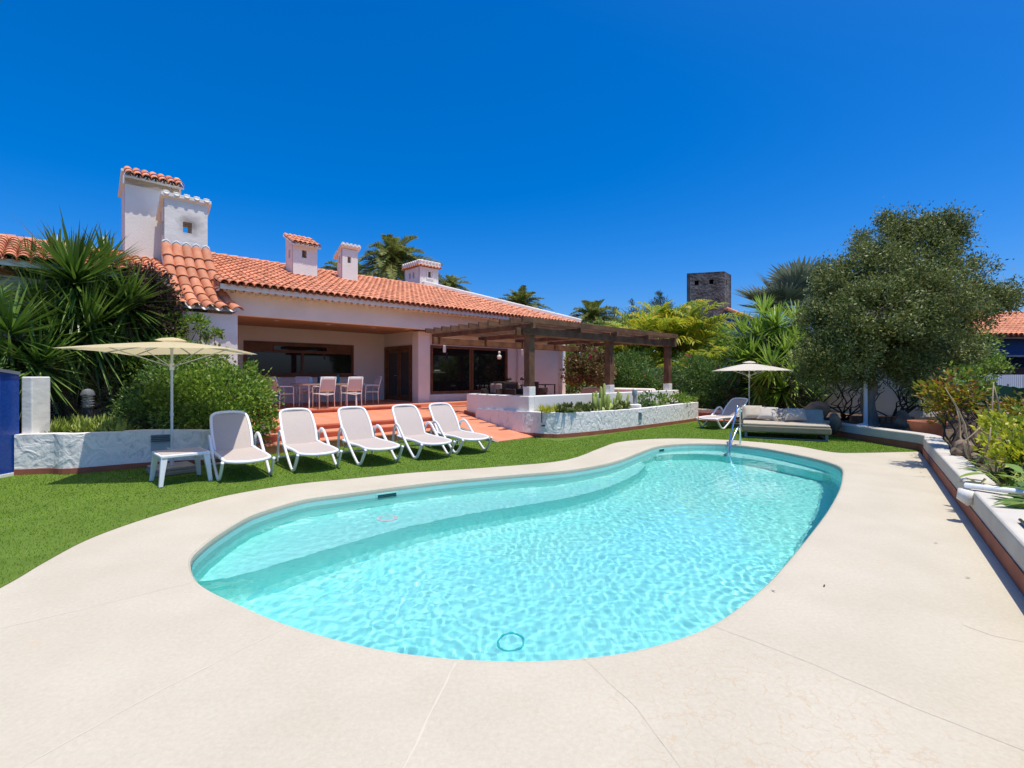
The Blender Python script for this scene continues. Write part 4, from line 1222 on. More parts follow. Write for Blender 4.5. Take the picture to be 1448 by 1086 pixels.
# ------------------------------------------------------------------ parasols
def parasol(name, label, base, top, corners, rim, mcan, ventm, pole_m, group=None, hub_r=.16, drop=.02):
    """four-cornered canopy: corners in world x, y at height rim, peak above the pole at height top"""
    t = thing(name, label, 'parasol', (*base, .02), 0, group)
    bx, by = base
    n = 10
    mb, q, fs = MB(), [], []
    for e in range(4):
        c0, c1 = corners[e], corners[(e + 1) % 4]
        g0 = len(q)
        for i in range(n + 1):
            r = .10 + .90 * i / n
            for j in range(n + 1):
                f_ = j / n
                ex, ey = c0[0] + (c1[0] - c0[0]) * f_, c0[1] + (c1[1] - c0[1]) * f_
                sag = .035 * math.sin(PI * f_) * r
                pull = 1 - .035 * math.sin(PI * f_) * r
                z = top - (top - rim) * (r ** 1.25) - drop * r * r + sag * .4
                q.append((bx + (ex - bx) * r * pull, by + (ey - by) * r * pull, z))
        for i in range(n):
            for j in range(n):
                a = g0 + i * (n + 1) + j
                fs.append((a, a + n + 1, a + n + 2, a + 1))
    mb.add(q, fs)
    cv = mb.build('canopy', mcan, t, smooth=True)
    vm, q = MB(), []
    for r, z in ((0, top + .075), (.6, top + .055), (1.0, top + .018)):
        q += [(bx + (cx_ - bx) * .17 * r, by + (cy_ - by) * .17 * r, z) for cx_, cy_ in corners]
    vm.add(q, [(r * 4 + k, (r + 1) * 4 + k, (r + 1) * 4 + (k + 1) % 4, r * 4 + (k + 1) % 4) for r in range(2) for k in range(4)])
    vm.build('vent', ventm, cv, smooth=True)
    for cx_, cy_ in list(corners) + [((corners[k][0] + corners[(k + 1) % 4][0]) / 2, (corners[k][1] + corners[(k + 1) % 4][1]) / 2) for k in range(4)]:
        pts = [(bx + (cx_ - bx) * r, by + (cy_ - by) * r, top - (top - rim) * r ** 1.25 - drop * r * r - .025) for r in (.06, .3, .6, .93)]
        rb = MB().tube(pts, .011, 6).build('rib', pole_m, t, smooth=True)
        mid = pts[2]
        if (cx_, cy_) in corners: MB().tube([(bx, by, top - .42), mid], .009, 6).build('strut', pole_m, rb, smooth=True)
    MB().tube([(bx, by, .02), (bx, by, top - .04)], .021, 12).tube([(bx, by, .95), (bx, by, 1.0)], .027, 12).build('pole', pole_m, t, smooth='angle')
    MB().tube([(bx, by, top - .47), (bx, by, top - .36)], .035, 12).build('slider', M['white_plastic'], t, smooth='angle')
    MB().tube([(bx, by, top - .12), (bx, by, top - .04)], .035, 12).build('hub', M['white_plastic'], t, smooth='angle')
    return t
bx, by = G(243, 667, .02)
dA, dB, dC, dD = 6.72, 9.35, 8.85, 6.95
cs = [((70 - CX) / FPX * dA, dA), ((332 - CX) / FPX * dD, dD), ((367 - CX) / FPX * dC, dC), ((186 - CX) / FPX * dB, dB)]
cxm, cym = sum(c[0] for c in cs) / 4, sum(c[1] for c in cs) / 4
cs = [(c[0] + bx - cxm, c[1] + by - cym) for c in cs]
p1 = parasol('yellow_parasol', 'large pale yellow rectangular parasol standing behind the side table', (bx, by), 2.18, cs, 2.03, M['parasol_yellow'], M['parasol_yellow'], M['pole_grey'])
MB().tube([(bx, by, .06), (bx, by, .42)], .03, 12).tube([(bx - .03, by, .40), (bx - .08, by, .41)], .012, 6).build('collar', M['pole_grey'], p1, smooth='angle')
sb = thing('parasol_base', 'square concrete slab under the pole of the yellow parasol', 'parasol base', (bx, by, .01))
bs = MB()
for k, (a, z0, z1) in enumerate(((.30, .01, .075), (.29, .0765, .13))):
    bs.prism([(bx + tu.x * i * a - tu.y * j * a, by + tu.y * i * a + tu.x * j * a) for i, j in ((-1, -1), (1, -1), (1, 1), (-1, 1))], z0, z1)
bs.build('slab', M['concrete'], sb, bevel=.012)
bx, by = G(1059.5, 600, .02)
cs = [(bx + 1.28 * math.cos(a) * 1.12, by + 1.28 * math.sin(a) * 1.12) for a in (PI + .55, PI * 1.5 + .55, .55, PI / 2 + .55)]
p2 = parasol('cream_parasol', 'cream square parasol by the far end of the pool', (bx, by), 2.02, cs, 1.79, M['parasol_cream'], M['parasol_cream'], M['pole_grey'])
MB().tube([(bx, by, .0), (bx, by, .34)], .032, 10).build('ground_spike', M['lamp_dark'], p2)

# ------------------------------------------------------------------ daybed
d0, d1 = Vector((5.95, 12.62)), Vector((7.72, 11.78))
du = (d1 - d0).normalized()
dv = Vector((-du.y, du.x))
LN_, DP = (d1 - d0).length, 1.45
db = thing('daybed', 'grey upholstered double daybed on a low metal frame beside the pool', 'daybed', (d0.x, d0.y, .01))
E_ = lambda a, b, z: (d0.x + du.x * a + dv.x * b, d0.y + du.y * a + dv.y * b, z)
def ebox(mb, a0, a1, b0, b1, z0, z1, sh=0): return mb.add([E_(a0, b0, z0), E_(a1, b0, z0), E_(a1, b1 + 0, z0), E_(a0, b1, z0), E_(a0, b0 + sh, z1), E_(a1, b0 + sh, z1), E_(a1, b1 + sh, z1), E_(a0, b1 + sh, z1)],
                                                          [(0, 3, 2, 1), (4, 5, 6, 7), (0, 1, 5, 4), (1, 2, 6, 5), (2, 3, 7, 6), (3, 0, 4, 7)])
ebox(MB(), 0, LN_, 0, DP, .18, .34).build('base', M['bed_grey'], db, bevel=.03, seg=3)
ebox(MB(), .02, LN_ - .02, .02, DP - .3, .342, .40).build('mattress', M['bed_top'], db, bevel=.025, seg=3)
ebox(MB(), .0, LN_, DP - .32, DP - .14, .36, .70, .30).build('backrest', M['bed_top'], db, bevel=.04, seg=3)
fm = MB()
for a in (.06, LN_ - .12):
    ebox(fm, a, a + .06, .06, .12, .012, .18)
    ebox(fm, a, a + .06, DP - .12, DP - .06, .012, .18)
    ebox(fm, a + .003, a + .057, .12, DP - .12, .013, .045)
ebox(fm, .12, LN_ - .12, .063, .117, .013, .045)
fm.build('frame', M['lamp_grey'], db, bevel=.004)
def pillow(label, a, b, z, w, h, th, lean, yaw, m_):
    """soft square cushion leaning on the backrest"""
    mb = MB()
    n = 10
    q, fs = [], []
    for s in (1, -1):
        g = len(q)
        for i in range(n + 1):
            for j in range(n + 1):
                u_, v_ = 2 * i / n - 1, 2 * j / n - 1
                k = (1 - u_ ** 4) * (1 - v_ ** 4)
                pin = 1 - .10 * (1 - abs(u_) ** 2) * abs(v_) ** 3
                pin2 = 1 - .10 * (1 - abs(v_) ** 2) * abs(u_) ** 3
                q.append((u_ * w / 2 * pin2, s * th / 2 * k ** .55, v_ * h / 2 * pin))
        for i in range(n):
            for j in range(n):
                c = g + i * (n + 1) + j
                fs.append((c, c + 1, c + n + 2, c + n + 1) if s > 0 else (c, c + n + 1, c + n + 2, c + 1))
    rot = Matrix.Rotation(yaw, 3, 'Z') @ Matrix.Rotation(-lean, 3, 'X')
    ang = math.atan2(du.y, du.x)
    R3 = Matrix.Rotation(ang, 3, 'Z') @ rot
    c = Vector(E_(a, b, z))
    mb.add([c + R3 @ Vector(p) for p in q], fs)
    o = mb.build('cushion', m_, None, smooth=True)
    return tag(o, label, 'cushion', 'cushions on the daybed')
pillow('grey square cushion at the left end of the daybed', .26, DP - .42, .62, .52, .46, .16, .75, .15, M['bed_top'])
pillow('pale cushion second from the left on the daybed', .62, DP - .45, .60, .50, .44, .16, .8, -.12, M['cushion'])
pillow('grey square cushion leaning near the right end of the daybed', 1.27, DP - .55, .59, .54, .44, .17, .85, .1, M['bed_top'])

# ------------------------------------------------------------------ pool ladder, skimmers, drain, inlet
lx, ly = G(1047, 625, 0)
ld = thing('pool_ladder', 'chrome pool ladder with two curved handrails at the far end of the pool', 'pool ladder', (lx, ly, 0))
dirw = Vector((-.73, -.68)).normalized()
prp = Vector((-dirw.y, dirw.x))
for s in (0, 1):
    o_ = Vector((-.20, -.42)) * s
    pts = [(0, 0), (0, .35), (0, .72), (.04, .84), (.12, .88), (.20, .84), (.42, .45), (.62, .05), (.66, -.25), (.66, -.75)]
    if s: pts = [(0, 0), (0, .22), (.02, .34), (.08, .40), (.16, .39), (.36, .22), (.56, .0), (.64, -.25), (.64, -.75)]
    MB().tube([(lx + dirw.x * a + o_.x, ly + dirw.y * a + o_.y, z) for a, z in smooth_curve(pts, 5, False)], .021, 10).build('handrail', M['chrome'], ld, smooth=True)
for z in (-.28, -.52, -.74):
    a, b = Vector((lx + dirw.x * .65, ly + dirw.y * .65, z)), None
    b = a + Vector((-.20, -.42, 0))
    MB().bar(a, b, .08, .025).build('tread', M['chrome'], ld, bevel=.006)
for k, (px, py, lab) in enumerate(((541, 711, 'dark rectangular skimmer mouth in the long house-side pool wall'), (936, 631.5, 'dark rectangular skimmer mouth at the far left end of the pool wall'))):
    x, y = G(px, py, -.075)
    i = min(range(len(POOL)), key=lambda c: (POOL[c][0] / POOL[c][1] - (px - CX) / FPX) ** 2 + .004 * (POOL[c][1] < 5))
    p, p2_ = Vector(POOL[i]), Vector(POOL[(i + 1) % len(POOL)])
    t = (p2_ - p).normalized()
    nn = Vector((t.y, -t.x)) * (1 if sgn > 0 else 1)
    cen = sum((Vector(c) for c in POOL), Vector((0, 0))) / len(POOL)
    if (cen - p).dot(nn) < 0: nn = -nn
    sk = thing('pool_skimmer', lab, 'skimmer', (p.x, p.y, -.15), 0, 'skimmer openings in the pool wall')
    q = lambda a, b: (p.x + t.x * a + nn.x * b, p.y + t.y * a + nn.y * b)
    w = .14
    MB().prism([q(-w, .008), q(w, .008), q(w, .012), q(-w, .012)], -.185, -.095).build('opening', M['skimmer_dark'], sk)
    fr = MB()
    for a0, a1, z0, z1 in ((-w - .02, -w, -.20, -.08), (w, w + .02, -.20, -.08), (-w, w, -.095, -.08), (-w, w, -.20, -.185)): fr.prism([q(a0, .007), q(a1, .007), q(a1, .018), q(a0, .018)], z0, z1)
    fr.build('rim', M['pool_wall'], sk)
p = refr(722, 908, FLOOR)
dn = thing('pool_drain', 'round drain grille on the pool floor close to the camera', 'drain', (p.x, p.y, FLOOR))
MB().lathe([(.13, .0), (.13, .014), (.115, .018), (.11, .012)], (p.x, p.y, FLOOR), 24).build('ring', mat('drain_teal', (.05, .55, .56), .5), dn, smooth='angle')
MB().lathe([(.11, .006), (.03, .012), (.0, .012)], (p.x, p.y, FLOOR), 24).build('grille', M['pool_paint'], dn, smooth='angle')
p = refr(548, 733, BZ)
il = thing('pool_light', 'round white pool light ring on the underwater bench', 'pool light', (p.x, p.y, BZ))
MB().lathe([(.14, .0), (.14, .02), (.10, .03), (.09, .02)], (p.x, p.y, BZ), 24).build('ring', M['white_plastic'], il, smooth='angle')
MB().lathe([(.09, .018), (.0, .03)], (p.x, p.y, BZ), 24).build('lens', M['pool_paint'], il, smooth=True)

for o in (ld, dn, il):
    for c in o.children: c.cycles.is_caustics_receiver = True

# ------------------------------------------------------------------ dining set on the terrace
def make_chair():
    t = hthing('dining_chair', 'x', 'chair', (0, 0, 0), 'dining chairs on the terrace')
    w, m_ = .23, M['chair_frame']
    sl = M['sling_pink']
    # faces +y (towards the house)
    for s in (-1, 1):
        MB().tube([(s * w, -.22, .0), (s * w, -.20, .43), (s * w, -.24, .60), (s * w * .96, -.33, .93)], .0135, 8).build('leg', m_, t, smooth=True)
        MB().tube([(s * w, .24, .0), (s * w, .23, .42), (s * (w + .02), .22, .63), (s * (w + .02), .15, .66), (s * (w + .02), -.22, .655)], .0125, 8).build('leg', m_, t, smooth=True)
    MB().box(-w, w, -.21, .24, .42, .445).build('seat', sl, t, bevel=.01)
    q, fs = [], []
    for i in range(6):
        z = .50 + .43 * i / 5
        y = np.interp(z, [.43, .60, .93], [-.20, -.24, -.33])
        for k in range(7):
            f_ = 2 * k / 6 - 1
            q.append((w * .98 * f_, y - .02 * (1 - f_ * f_), z))
    fs = [(i * 7 + k, i * 7 + k + 1, i * 7 + k + 8, i * 7 + k + 7) for i in range(5) for k in range(6)]
    bk = MB().add(q, fs).build('backrest', sl, t, smooth=True)
    so = bk.modifiers.new('cloth', 'SOLIDIFY'); so.thickness = .008
    MB().tube([(-w, -.21, .43), (0, -.235, .40), (w, -.21, .43)], .012, 8).tube([(-w * .96, -.33, .93), (w * .96, -.33, .93)], .012, 8).build('rail', m_, t, smooth=True)
    return t
mat('sling_pink', (.62, .57, .52), .8, (.58, .53, .48), 60, bump=.3, bscale=200, bdist=.003)
ch = make_chair()
TU, TC = 6.42, 15.18
CH = [(5.96, 14.42, 0.03, 'dining chair with its back to the pool, left of the two'), (6.80, 14.36, -.04, 'dining chair with its back to the pool, right of the two'), (5.02, 15.2, -PI / 2 + .25, 'dining chair at the left end of the table, seen from the side'),
      (7.86, 15.25, PI / 2 - .1, 'dining chair at the right end of the table, near the wooden door'), (6.05, 16.0, PI, 'dining chair on the house side of the table, behind the left near chair'), (6.85, 16.05, PI, 'dining chair on the house side of the table, behind the right near chair')]
for k, (U, C, r, lab) in enumerate(CH):
    o = ch if k == 0 else copy_tree(ch)
    x, y, z = W(U, C, FL)
    place(o, x, y, z + .003, TH + r)
    o['label'] = lab
dt = hthing('dining_table', 'long white dining table under the covered terrace', 'table', (TU, TC, FL + .003))
MB().box(TU - 1.0, TU + 1.0, TC - .48, TC + .48, FL + .715, FL + .745).build('table_top', M['table_top'], dt, bevel=.008)
for a in (-1, 1):
    MB().tube([(TU + a * .75, TC - .40, FL + .006), (TU + a * .75, TC - .36, FL + .70), (TU + a * .75, TC + .36, FL + .70), (TU + a * .75, TC + .40, FL + .006)], .02, 8).build('leg', M['chair_frame'], dt, smooth='angle')
    MB().tube([(TU + a * .75, TC - .37, FL + .42), (TU + a * .35, TC, FL + .69)], .012, 6).tube([(TU + a * .75, TC + .37, FL + .42), (TU + a * .35, TC, FL + .69)], .012, 6).build('brace', M['chair_frame'], dt, smooth=True)
MB().box(TU - .94, TU + .94, TC - .42, TC + .42, FL + .69, FL + .714).build('apron', M['chair_frame'], dt)
TT = FL + .746
def vessel(name, label, cat, U, C, prof, m_, z=TT, group=None):
    x, y, _ = W(U, C)
    o = MB().lathe(prof, (x, y, z), 16).build(name, m_, None, smooth='angle')
    return tag(o, label, cat, group)
vessel('carafe', 'teal glass carafe standing on the dining table', 'carafe', 6.78, 15.3, [(0, 0), (.05, 0), (.055, .12), (.035, .20), (.03, .25), (.036, .27), (.0, .27)], M['teal_glass'])
vessel('jug', 'white ceramic jug on the left part of the dining table', 'jug', 5.9, 15.3, [(0, 0), (.045, 0), (.06, .08), (.045, .15), (.05, .19), (0, .185)], M['ceramic'])
vessel('bottle', 'dark bottle standing between jug and carafe on the dining table', 'bottle', 6.18, 15.35, [(0, 0), (.035, 0), (.037, .15), (.015, .21), (.015, .27), (0, .27)], M['lamp_dark'])
vessel('glass', 'small clear drinking glass on the dining table', 'glass', 6.02, 15.45, [(0, 0), (.03, 0), (.036, .11), (.032, .11), (.028, .01), (0, .01)], M['ceramic'])
vessel('flower_vase', 'small dark vase on the dining table near the window', 'vase', 6.45, 15.4, [(0, 0), (.04, 0), (.065, .06), (.03, .13), (.035, .15), (0, .15)], M['black_metal'])

# ------------------------------------------------------------------ lounge corner under the pergola
def armchair(label, U, C, r, m_, cush):
    t = hthing('armchair', label, 'armchair', (0, 0, 0), 'armchairs under the pergola')
    MB().box(-.30, .30, -.28, .30, .28, .40).build('seat', m_, t, bevel=.02)
    MB().prism([(-.32, -.36), (.32, -.36), (.30, -.28), (-.30, -.28)], .30, .86).build('backrest', m_, t, bevel=.025)
    for s in (-1, 1):
        MB().box(s * .31 - .035, s * .31 + .035, -.30, .28, .41, .62).build('armrest', m_, t, bevel=.02)
        for y in (-.28, .26): MB().box(s * .28 - .02, s * .28 + .02, y - .02, y + .02, 0, .28).build('leg', m_, t)
    if cush: MB().box(-.24, .24, -.275, -.18, .44, .80).build('cushion', mat('pad', (.30, .24, .20), .9) if 'pad' not in M else M['pad'], t, bevel=.04, seg=3)
    x, y, z = W(U, C, AP)
    return place(t, x, y, z + .003, TH + r)
armchair('wicker armchair with beige cushion before the sliding doors', u_of(697, 13.3), 13.3, 1.9, M['wicker'], True)
armchair('dark wicker armchair without cushion beside the cushioned one', u_of(711, 13.9), 13.9, 2.6, M['wicker'], False)
armchair('dark wicker armchair in front of the two black lamps', u_of(730, 12.7), 12.7, PI, M['wicker'], False)
armchair('wicker armchair with beige cushion just left of the corner post', u_of(738, 13.2), 13.2, -1.9, M['wicker'], True)
armchair('dark wicker armchair just right of the corner post', u_of(759, 13.4), 13.4, -1.4, M['wicker'], False)
def small_table(name, label, U, C, w, d, h):
    t = hthing(name, label, 'table', (U, C, AP + .003))
    MB().box(U - w, U + w, C - d, C + d, AP + h - .035, AP + h).build('table_top', M['black_metal'], t, bevel=.006)
    for a in (-1, 1):
        for b in (-1, 1): MB().box(U + a * (w - .03) - .02, U + a * (w - .03) + .02, C + b * (d - .03) - .02, C + b * (d - .03) + .02, AP + .003, AP + h - .035).build('leg', M['black_metal'], t)
    return t
ut = u_of(729, 14.2)
small_table('lamp_table', 'narrow dark table carrying two black mushroom lamps', ut, 14.2, .55, .2, .72)
small_table('console_table', 'dark slim table at the right of the pergola seats', u_of(771, 13.8), 13.8, .32, .3, .74)
for k, du_ in enumerate((-.38, .42)):
    x, y, _ = W(ut + du_, 14.2)
    l_ = thing('table_lamp', ['left of two black mushroom table lamps against the house wall', 'right of two black mushroom table lamps, partly behind the post'][k], 'lamp', (x, y, AP + .722), 0, 'mushroom lamps')
    MB().lathe([(0, 0), (.07, 0), (.07, .015), (.018, .03), (.018, .22), (0, .22)], (x, y, AP + .722), 14).build('stand', M['ceramic'], l_, smooth='angle')
    MB().lathe([(.0, .33), (.05, .32), (.10, .28), (.125, .2), (.11, .195), (.0, .26)], (x, y, AP + .722), 16).build('lamp_shade', M['black_metal'], l_, smooth=True)

# ------------------------------------------------------------------ bollard lamps
def bollard(label, x, y, z, h, base, m_):
    t = thing('bollard_lamp', label, 'bollard lamp', (x, y, z), 0, 'garden bollard lamps')
    if base: MB().box(x - .17, x + .17, y - .17, y + .17, z - .3, z + .17).build('base', M['stucco_rough'], t, bevel=.03, seg=3)
    b = z + (.17 if base else 0)
    MB().lathe([(0, 0), (.055, 0), (.055, h), (0, h)], (x, y, b), 16).build('post', m_, t, smooth='angle')
    hd = MB().lathe([(.0, 0), (.075, 0), (.08, .02), (.08, .15), (.07, .19), (.0, .21)], (x, y, b + h), 16).build('lamp_head', m_, t, smooth='angle')
    MB().lathe([(.071, .192), (.05, .225), (.0, .24)], (x, y, b + h), 16).build('lens', M['lamp_lens'], hd, smooth=True)
    return t
x, y = W(u_of(897.5, 8.42), 8.42)[:2]
bollard('grey bollard lamp on a white block in the curved planter', x, y, .56, .26, True, mat('lamp_blue', (.27, .30, .32), .5))
x, y, z = D(124, 582, 9.4)
t = thing('dome_lamp', 'dark garden lamp with a domed louvred head in the left planter', 'bollard lamp', (x, y, .46))
MB().lathe([(0, 0), (.085, 0), (.085, .55), (0, .55)], (x, y, .46), 16).build('post', M['lamp_dark'], t, smooth='angle')
MB().lathe([(.0, .551), (.075, .551), (.075, .78), (0, .78)], (x, y, .46), 16).build('lens', M['lamp_lens'], t, smooth='angle')
lr = MB()
for k in range(4): lr.lathe([(.078, .585 + k * .05), (.105, .575 + k * .05), (.105, .58 + k * .05), (.078, .60 + k * .05)], (x, y, .46), 16)
lr.lathe([(.11, .77), (.115, .80), (.085, .88), (.0, .92)], (x, y, .46), 16)
lr.build('louvre', M['lamp_grey'], t, smooth='angle')

# ------------------------------------------------------------------ foliage builders
def nrm(a): return a / (np.linalg.norm(a, axis=-1, keepdims=True) + 1e-9)
def rdir(n, up=0.0, spread=1.0):
    a = rng.normal(size=(n, 3)) * spread
    a[:, 2] += up
    return nrm(a)
def leaf_quads(c, d, L, wd, fold=.0, nvec=None):
    """diamond leaves: base c, axis d, length L, width wd"""
    n = len(c)
    L = np.broadcast_to(L, (n,))[:, None]
    wd = np.broadcast_to(wd, (n,))[:, None]
    if nvec is None: nvec = rdir(n)
    s = nrm(np.cross(d, nvec))
    m = c + d * L * .5
    V = np.stack([c, m + s * wd * .5, c + d * L, m - s * wd * .5], 1).reshape(-1, 3)
    return V, np.arange(4 * n).reshape(n, 4)
def blades(base, d, L, w0, droop, segs=4, taper=1.0, wide=.35, side_ref=None):
    """long blades: base, direction, length, width, droop; returns quads (each blade one island)"""
    n = len(base)
    L = np.broadcast_to(L, (n,)).astype(float)
    w0 = np.broadcast_to(w0, (n,)).astype(float)
    droop = np.broadcast_to(droop, (n,)).astype(float)
    ref = np.tile(np.array([[0, 0, 1.0]]), (n, 1)) if side_ref is None else side_ref
    s = np.cross(d, ref)
    bad = np.linalg.norm(s, axis=1) < .05
    s[bad] = np.array([1.0, 0, 0])
    s = nrm(s)
    V = np.zeros((n, segs + 1, 2, 3))
    for k in range(segs + 1):
        t = k / segs
        p = base + d * (L * t)[:, None]
        p[:, 2] -= droop * L * t * t
        w = w0 * (min(1, .45 + t / wide) if t < wide else max(.04, 1 - ((t - wide) / (1 - wide)) ** (1.6 * taper)))
        V[:, k, 0] = p - s * w[:, None] * .5
        V[:, k, 1] = p + s * w[:, None] * .5
    F = np.zeros((n, segs, 4), int)
    b = (np.arange(n) * (segs + 1) * 2)[:, None]
    k = np.arange(segs)[None] * 2
    F[:, :, 0], F[:, :, 1], F[:, :, 2], F[:, :, 3] = b + k, b + k + 1, b + k + 3, b + k + 2
    return V.reshape(-1, 3), F.reshape(-1, 4)
class NP:
    def __init__(s): s.V, s.F, s.n = [], [], 0
    def add(s, VF):
        V, F = VF
        s.V.append(V); s.F.append(F + s.n); s.n += len(V)
        return s
    def build(s, name, m, parent=None, smooth=False, kind=None, label=None):
        o = npmesh(name, np.concatenate(s.V), np.concatenate(s.F), m, parent, smooth, kind)
        if label: o['label'] = label
        return o
def blobs(n, centre, radii, shell=.5):
    """points inside an ellipsoid, thicker towards the shell"""
    d = rdir(n)
    r = rng.random(n) ** (1 / 3)
    r = r * (1 - shell) + shell * (.75 + .25 * r)
    return np.array(centre) + d * r[:, None] * np.array(radii), d
def limb(mb, a, b, r0, r1, wob=.08, k=6, seed=0, sag=0):
    r = random.Random(seed)
    a, b = Vector(a), Vector(b)
    L_ = (b - a).length
    pts, rad = [], []
    for i in range(k + 1):
        t = i / k
        o = Vector((r.uniform(-1, 1), r.uniform(-1, 1), r.uniform(-.5, .5))) * wob * L_ * math.sin(PI * t)
        pts.append(a.lerp(b, t) + o + Vector((0, 0, sag * math.sin(PI * t))))
        rad.append(r0 + (r1 - r0) * t)
    mb.tube(pts, rad, 7)
    return pts
def shrub(name, label, cat, clumps, m, leafL=.06, leafW=.03, per=900, stem=True, group=None, base=None, up=.35, stemm='bark_dark', shell=.35, flowers=None):
    """clumps: list of (x, y, z, rx, ry, rz); leaves spread through all of them, stems from the base"""
    b = base or (clumps[0][0], clumps[0][1], min(c[2] - c[5] for c in clumps))
    t = thing(name, label, cat, b, 0, group)
    q = NP()
    for c in clumps:
        vol = (c[3] * c[4] * c[5]) ** (1 / 3)
        n = int(per * (vol / .4) ** 2)
        # sub-clusters give light and dark clumps and an uneven outline
        nc = max(6, n // 45)
        cc, dd = blobs(nc, c[:3], c[3:], shell)
        pick = rng.integers(0, nc, n)
        spread = vol * .26
        p = cc[pick] + rng.normal(size=(n, 3)) * spread * np.array([1, 1, .8])
        out = nrm(p - np.array(c[:3]) + rng.normal(size=(n, 3)) * .35 * vol)
        d = nrm(out + np.array([0, 0, up]) + rng.normal(size=(n, 3)) * .5)
        s_ = rng.uniform(.65, 1.25, n)
        q.add(leaf_quads(p, d, leafL * s_, leafW * s_))
    q.build('foliage', M[m], t)
    if stem:
        mb = MB()
        for i, c in enumerate(clumps):
            for k in range(3):
                e = (c[0] + random.uniform(-.5, .5) * c[3], c[1] + random.uniform(-.5, .5) * c[4], c[2] + random.uniform(-.1, .5) * c[5])
                limb(mb, (b[0] + random.uniform(-.1, .1), b[1] + random.uniform(-.1, .1), b[2]), e, .02, .006, .1, 5, i * 7 + k)
        mb.build('stem', M[stemm], t, smooth=True)
    if flowers:
        fm_, cnt, sz = flowers
        fq = NP()
        for c in clumps:
            cc, dd = blobs(cnt, c[:3], [r * 1.03 for r in c[3:]], .9)
            for k in range(5):
                a = rdir(cnt)
                fq.add(leaf_quads(cc, nrm(dd + a * .8), sz, sz * .8))
        fq.build('blossoms', M[fm_], t)
    return t
def yucca_head(q, dry, c, R, n=110, axis=(0, 0, 1), width=.055, dryn=20, lo=-.75):
    c = np.array(c, float)
    ax = nrm(np.array(axis, float))
    el = np.arcsin(rng.uniform(lo, .97, n))
    az = rng.uniform(0, 2 * PI, n)
    e1 = nrm(np.cross(ax, [.3, 1, .1])); e2 = np.cross(ax, e1)
    d = (np.cos(el) * np.cos(az))[:, None] * e1 + (np.cos(el) * np.sin(az))[:, None] * e2 + np.sin(el)[:, None] * ax
    base = c + d * .05 + ax * (np.sin(el) * .10)[:, None]
    L = R * rng.uniform(.8, 1.08, n)
    q.add(blades(base, d, L, width * rng.uniform(.85, 1.1, n), (.03 + .16 * np.clip(-np.sin(el), 0, 1)) * rng.uniform(.4, 1.6, n), 4, 1.0, .3))
    if dryn:
        az = rng.uniform(0, 2 * PI, dryn)
        d = np.stack([np.cos(az) * .45, np.sin(az) * .45, -np.ones(dryn)], 1)
        dry.add(blades(c - ax * rng.uniform(.05, .35, dryn)[:, None], nrm(d), R * .75, width * .7, .02, 3))
def yucca(name, label, heads, base, trunk_r=.10, m='yucca_leaf', group=None, dryn=20, width=.055, n=110, lo=-.75):
    t = thing(name, label, 'yucca', base, 0, group)
    q, dr, mb = NP(), NP(), MB()
    for i, h_ in enumerate(heads):
        c, R = h_[:3], h_[3]
        ax = h_[4] if len(h_) > 4 else (0, 0, 1)
        yucca_head(q, dr, c, R, n, ax, width, dryn, lo)
        limb(mb, (base[0] + random.uniform(-.1, .1), base[1] + random.uniform(-.1, .1), base[2] - .05), Vector(c) - Vector(ax).normalized() * .02, trunk_r, trunk_r * .7, .05, 7, i)
    q.build('foliage', M[m], t)
    if dryn: dr.build('dry_leaves', M['yucca_dry'], t)
    mb.build('trunk', M['palm_trunk'], t, smooth=True)
    return t
def palm(name, label, base, crown, fl, nf=46, m='date_leaf', leaflets=44, lw=.035, ll=.42, droop=.35, lo=-.35, hi=1.0, trunk_r=.22, group=None, cat='palm', vee=.5, curl=1.0, wind=(0, 0, 0), trunk=True, seed=0):
    """feather palm: curved fronds, each with two rows of leaflets"""
    t = thing(name, label, cat, base, 0, group)
    r = np.random.default_rng(seed + 17)
    q = NP()
    c = np.array(crown, float)
    rach = MB()
    for i in range(nf):
        az = i * 2.39996 + r.uniform(-.2, .2)
        el = math.asin(lo + (hi - lo) * ((i + .5) / nf) ** .9 * .98)
        d = np.array([math.cos(az) * math.cos(el), math.sin(az) * math.cos(el), math.sin(el)])
        L = fl * r.uniform(.85, 1.1) * (.82 + .18 * math.cos(el))
        ts = np.linspace(.0, 1, 9)
        dr_ = droop * (.55 + .7 * math.cos(el)) * r.uniform(.7, 1.3) * curl
        pos = lambda t_: c + d[None] * (L * t_)[:, None] + np.array([[0, 0, -1.0]]) * (dr_ * L * t_ ** 2)[:, None] + np.array(wind)[None] * (L * t_ ** 2)[:, None]
        rp = pos(ts)
        rach.tube([tuple(p) for p in rp], [max(.006, .028 * (1 - .8 * t_)) * fl / 2.2 for t_ in ts], 5)
        tl = np.linspace(.14, .99, leaflets)
        p = pos(tl)
        tg = nrm(pos(np.minimum(tl + .02, 1.02)) - pos(tl - .02))
        side = nrm(np.cross(tg, np.array([[0, 0, 1.0]])))
        upv = np.cross(side, tg)
        for s in (-1, 1):
            dd = nrm(tg * .75 + side * s * .85 + upv * vee * r.uniform(.6, 1.3, (leaflets, 1)) + r.normal(size=(leaflets, 3)) * .10)
            ln = ll * fl / 2.2 * (np.sin(PI * (tl * .88 + .10)) ** .6) * r.uniform(.85, 1.1, leaflets)
            q.add(blades(p, dd, ln, lw * fl / 2.2, .18, 2, 1.0, .35, upv + .01))
    q.build('fronds', M[m], t)
    rach.build('rachis', M[m], t, smooth=True)
    if trunk:
        mb = MB()
        limb(mb, base, tuple(c - np.array([0, 0, .1])), trunk_r * 1.15, trunk_r, .02, 8, seed)
        mb.build('trunk', M['palm_trunk'], t, smooth=True)
    return t

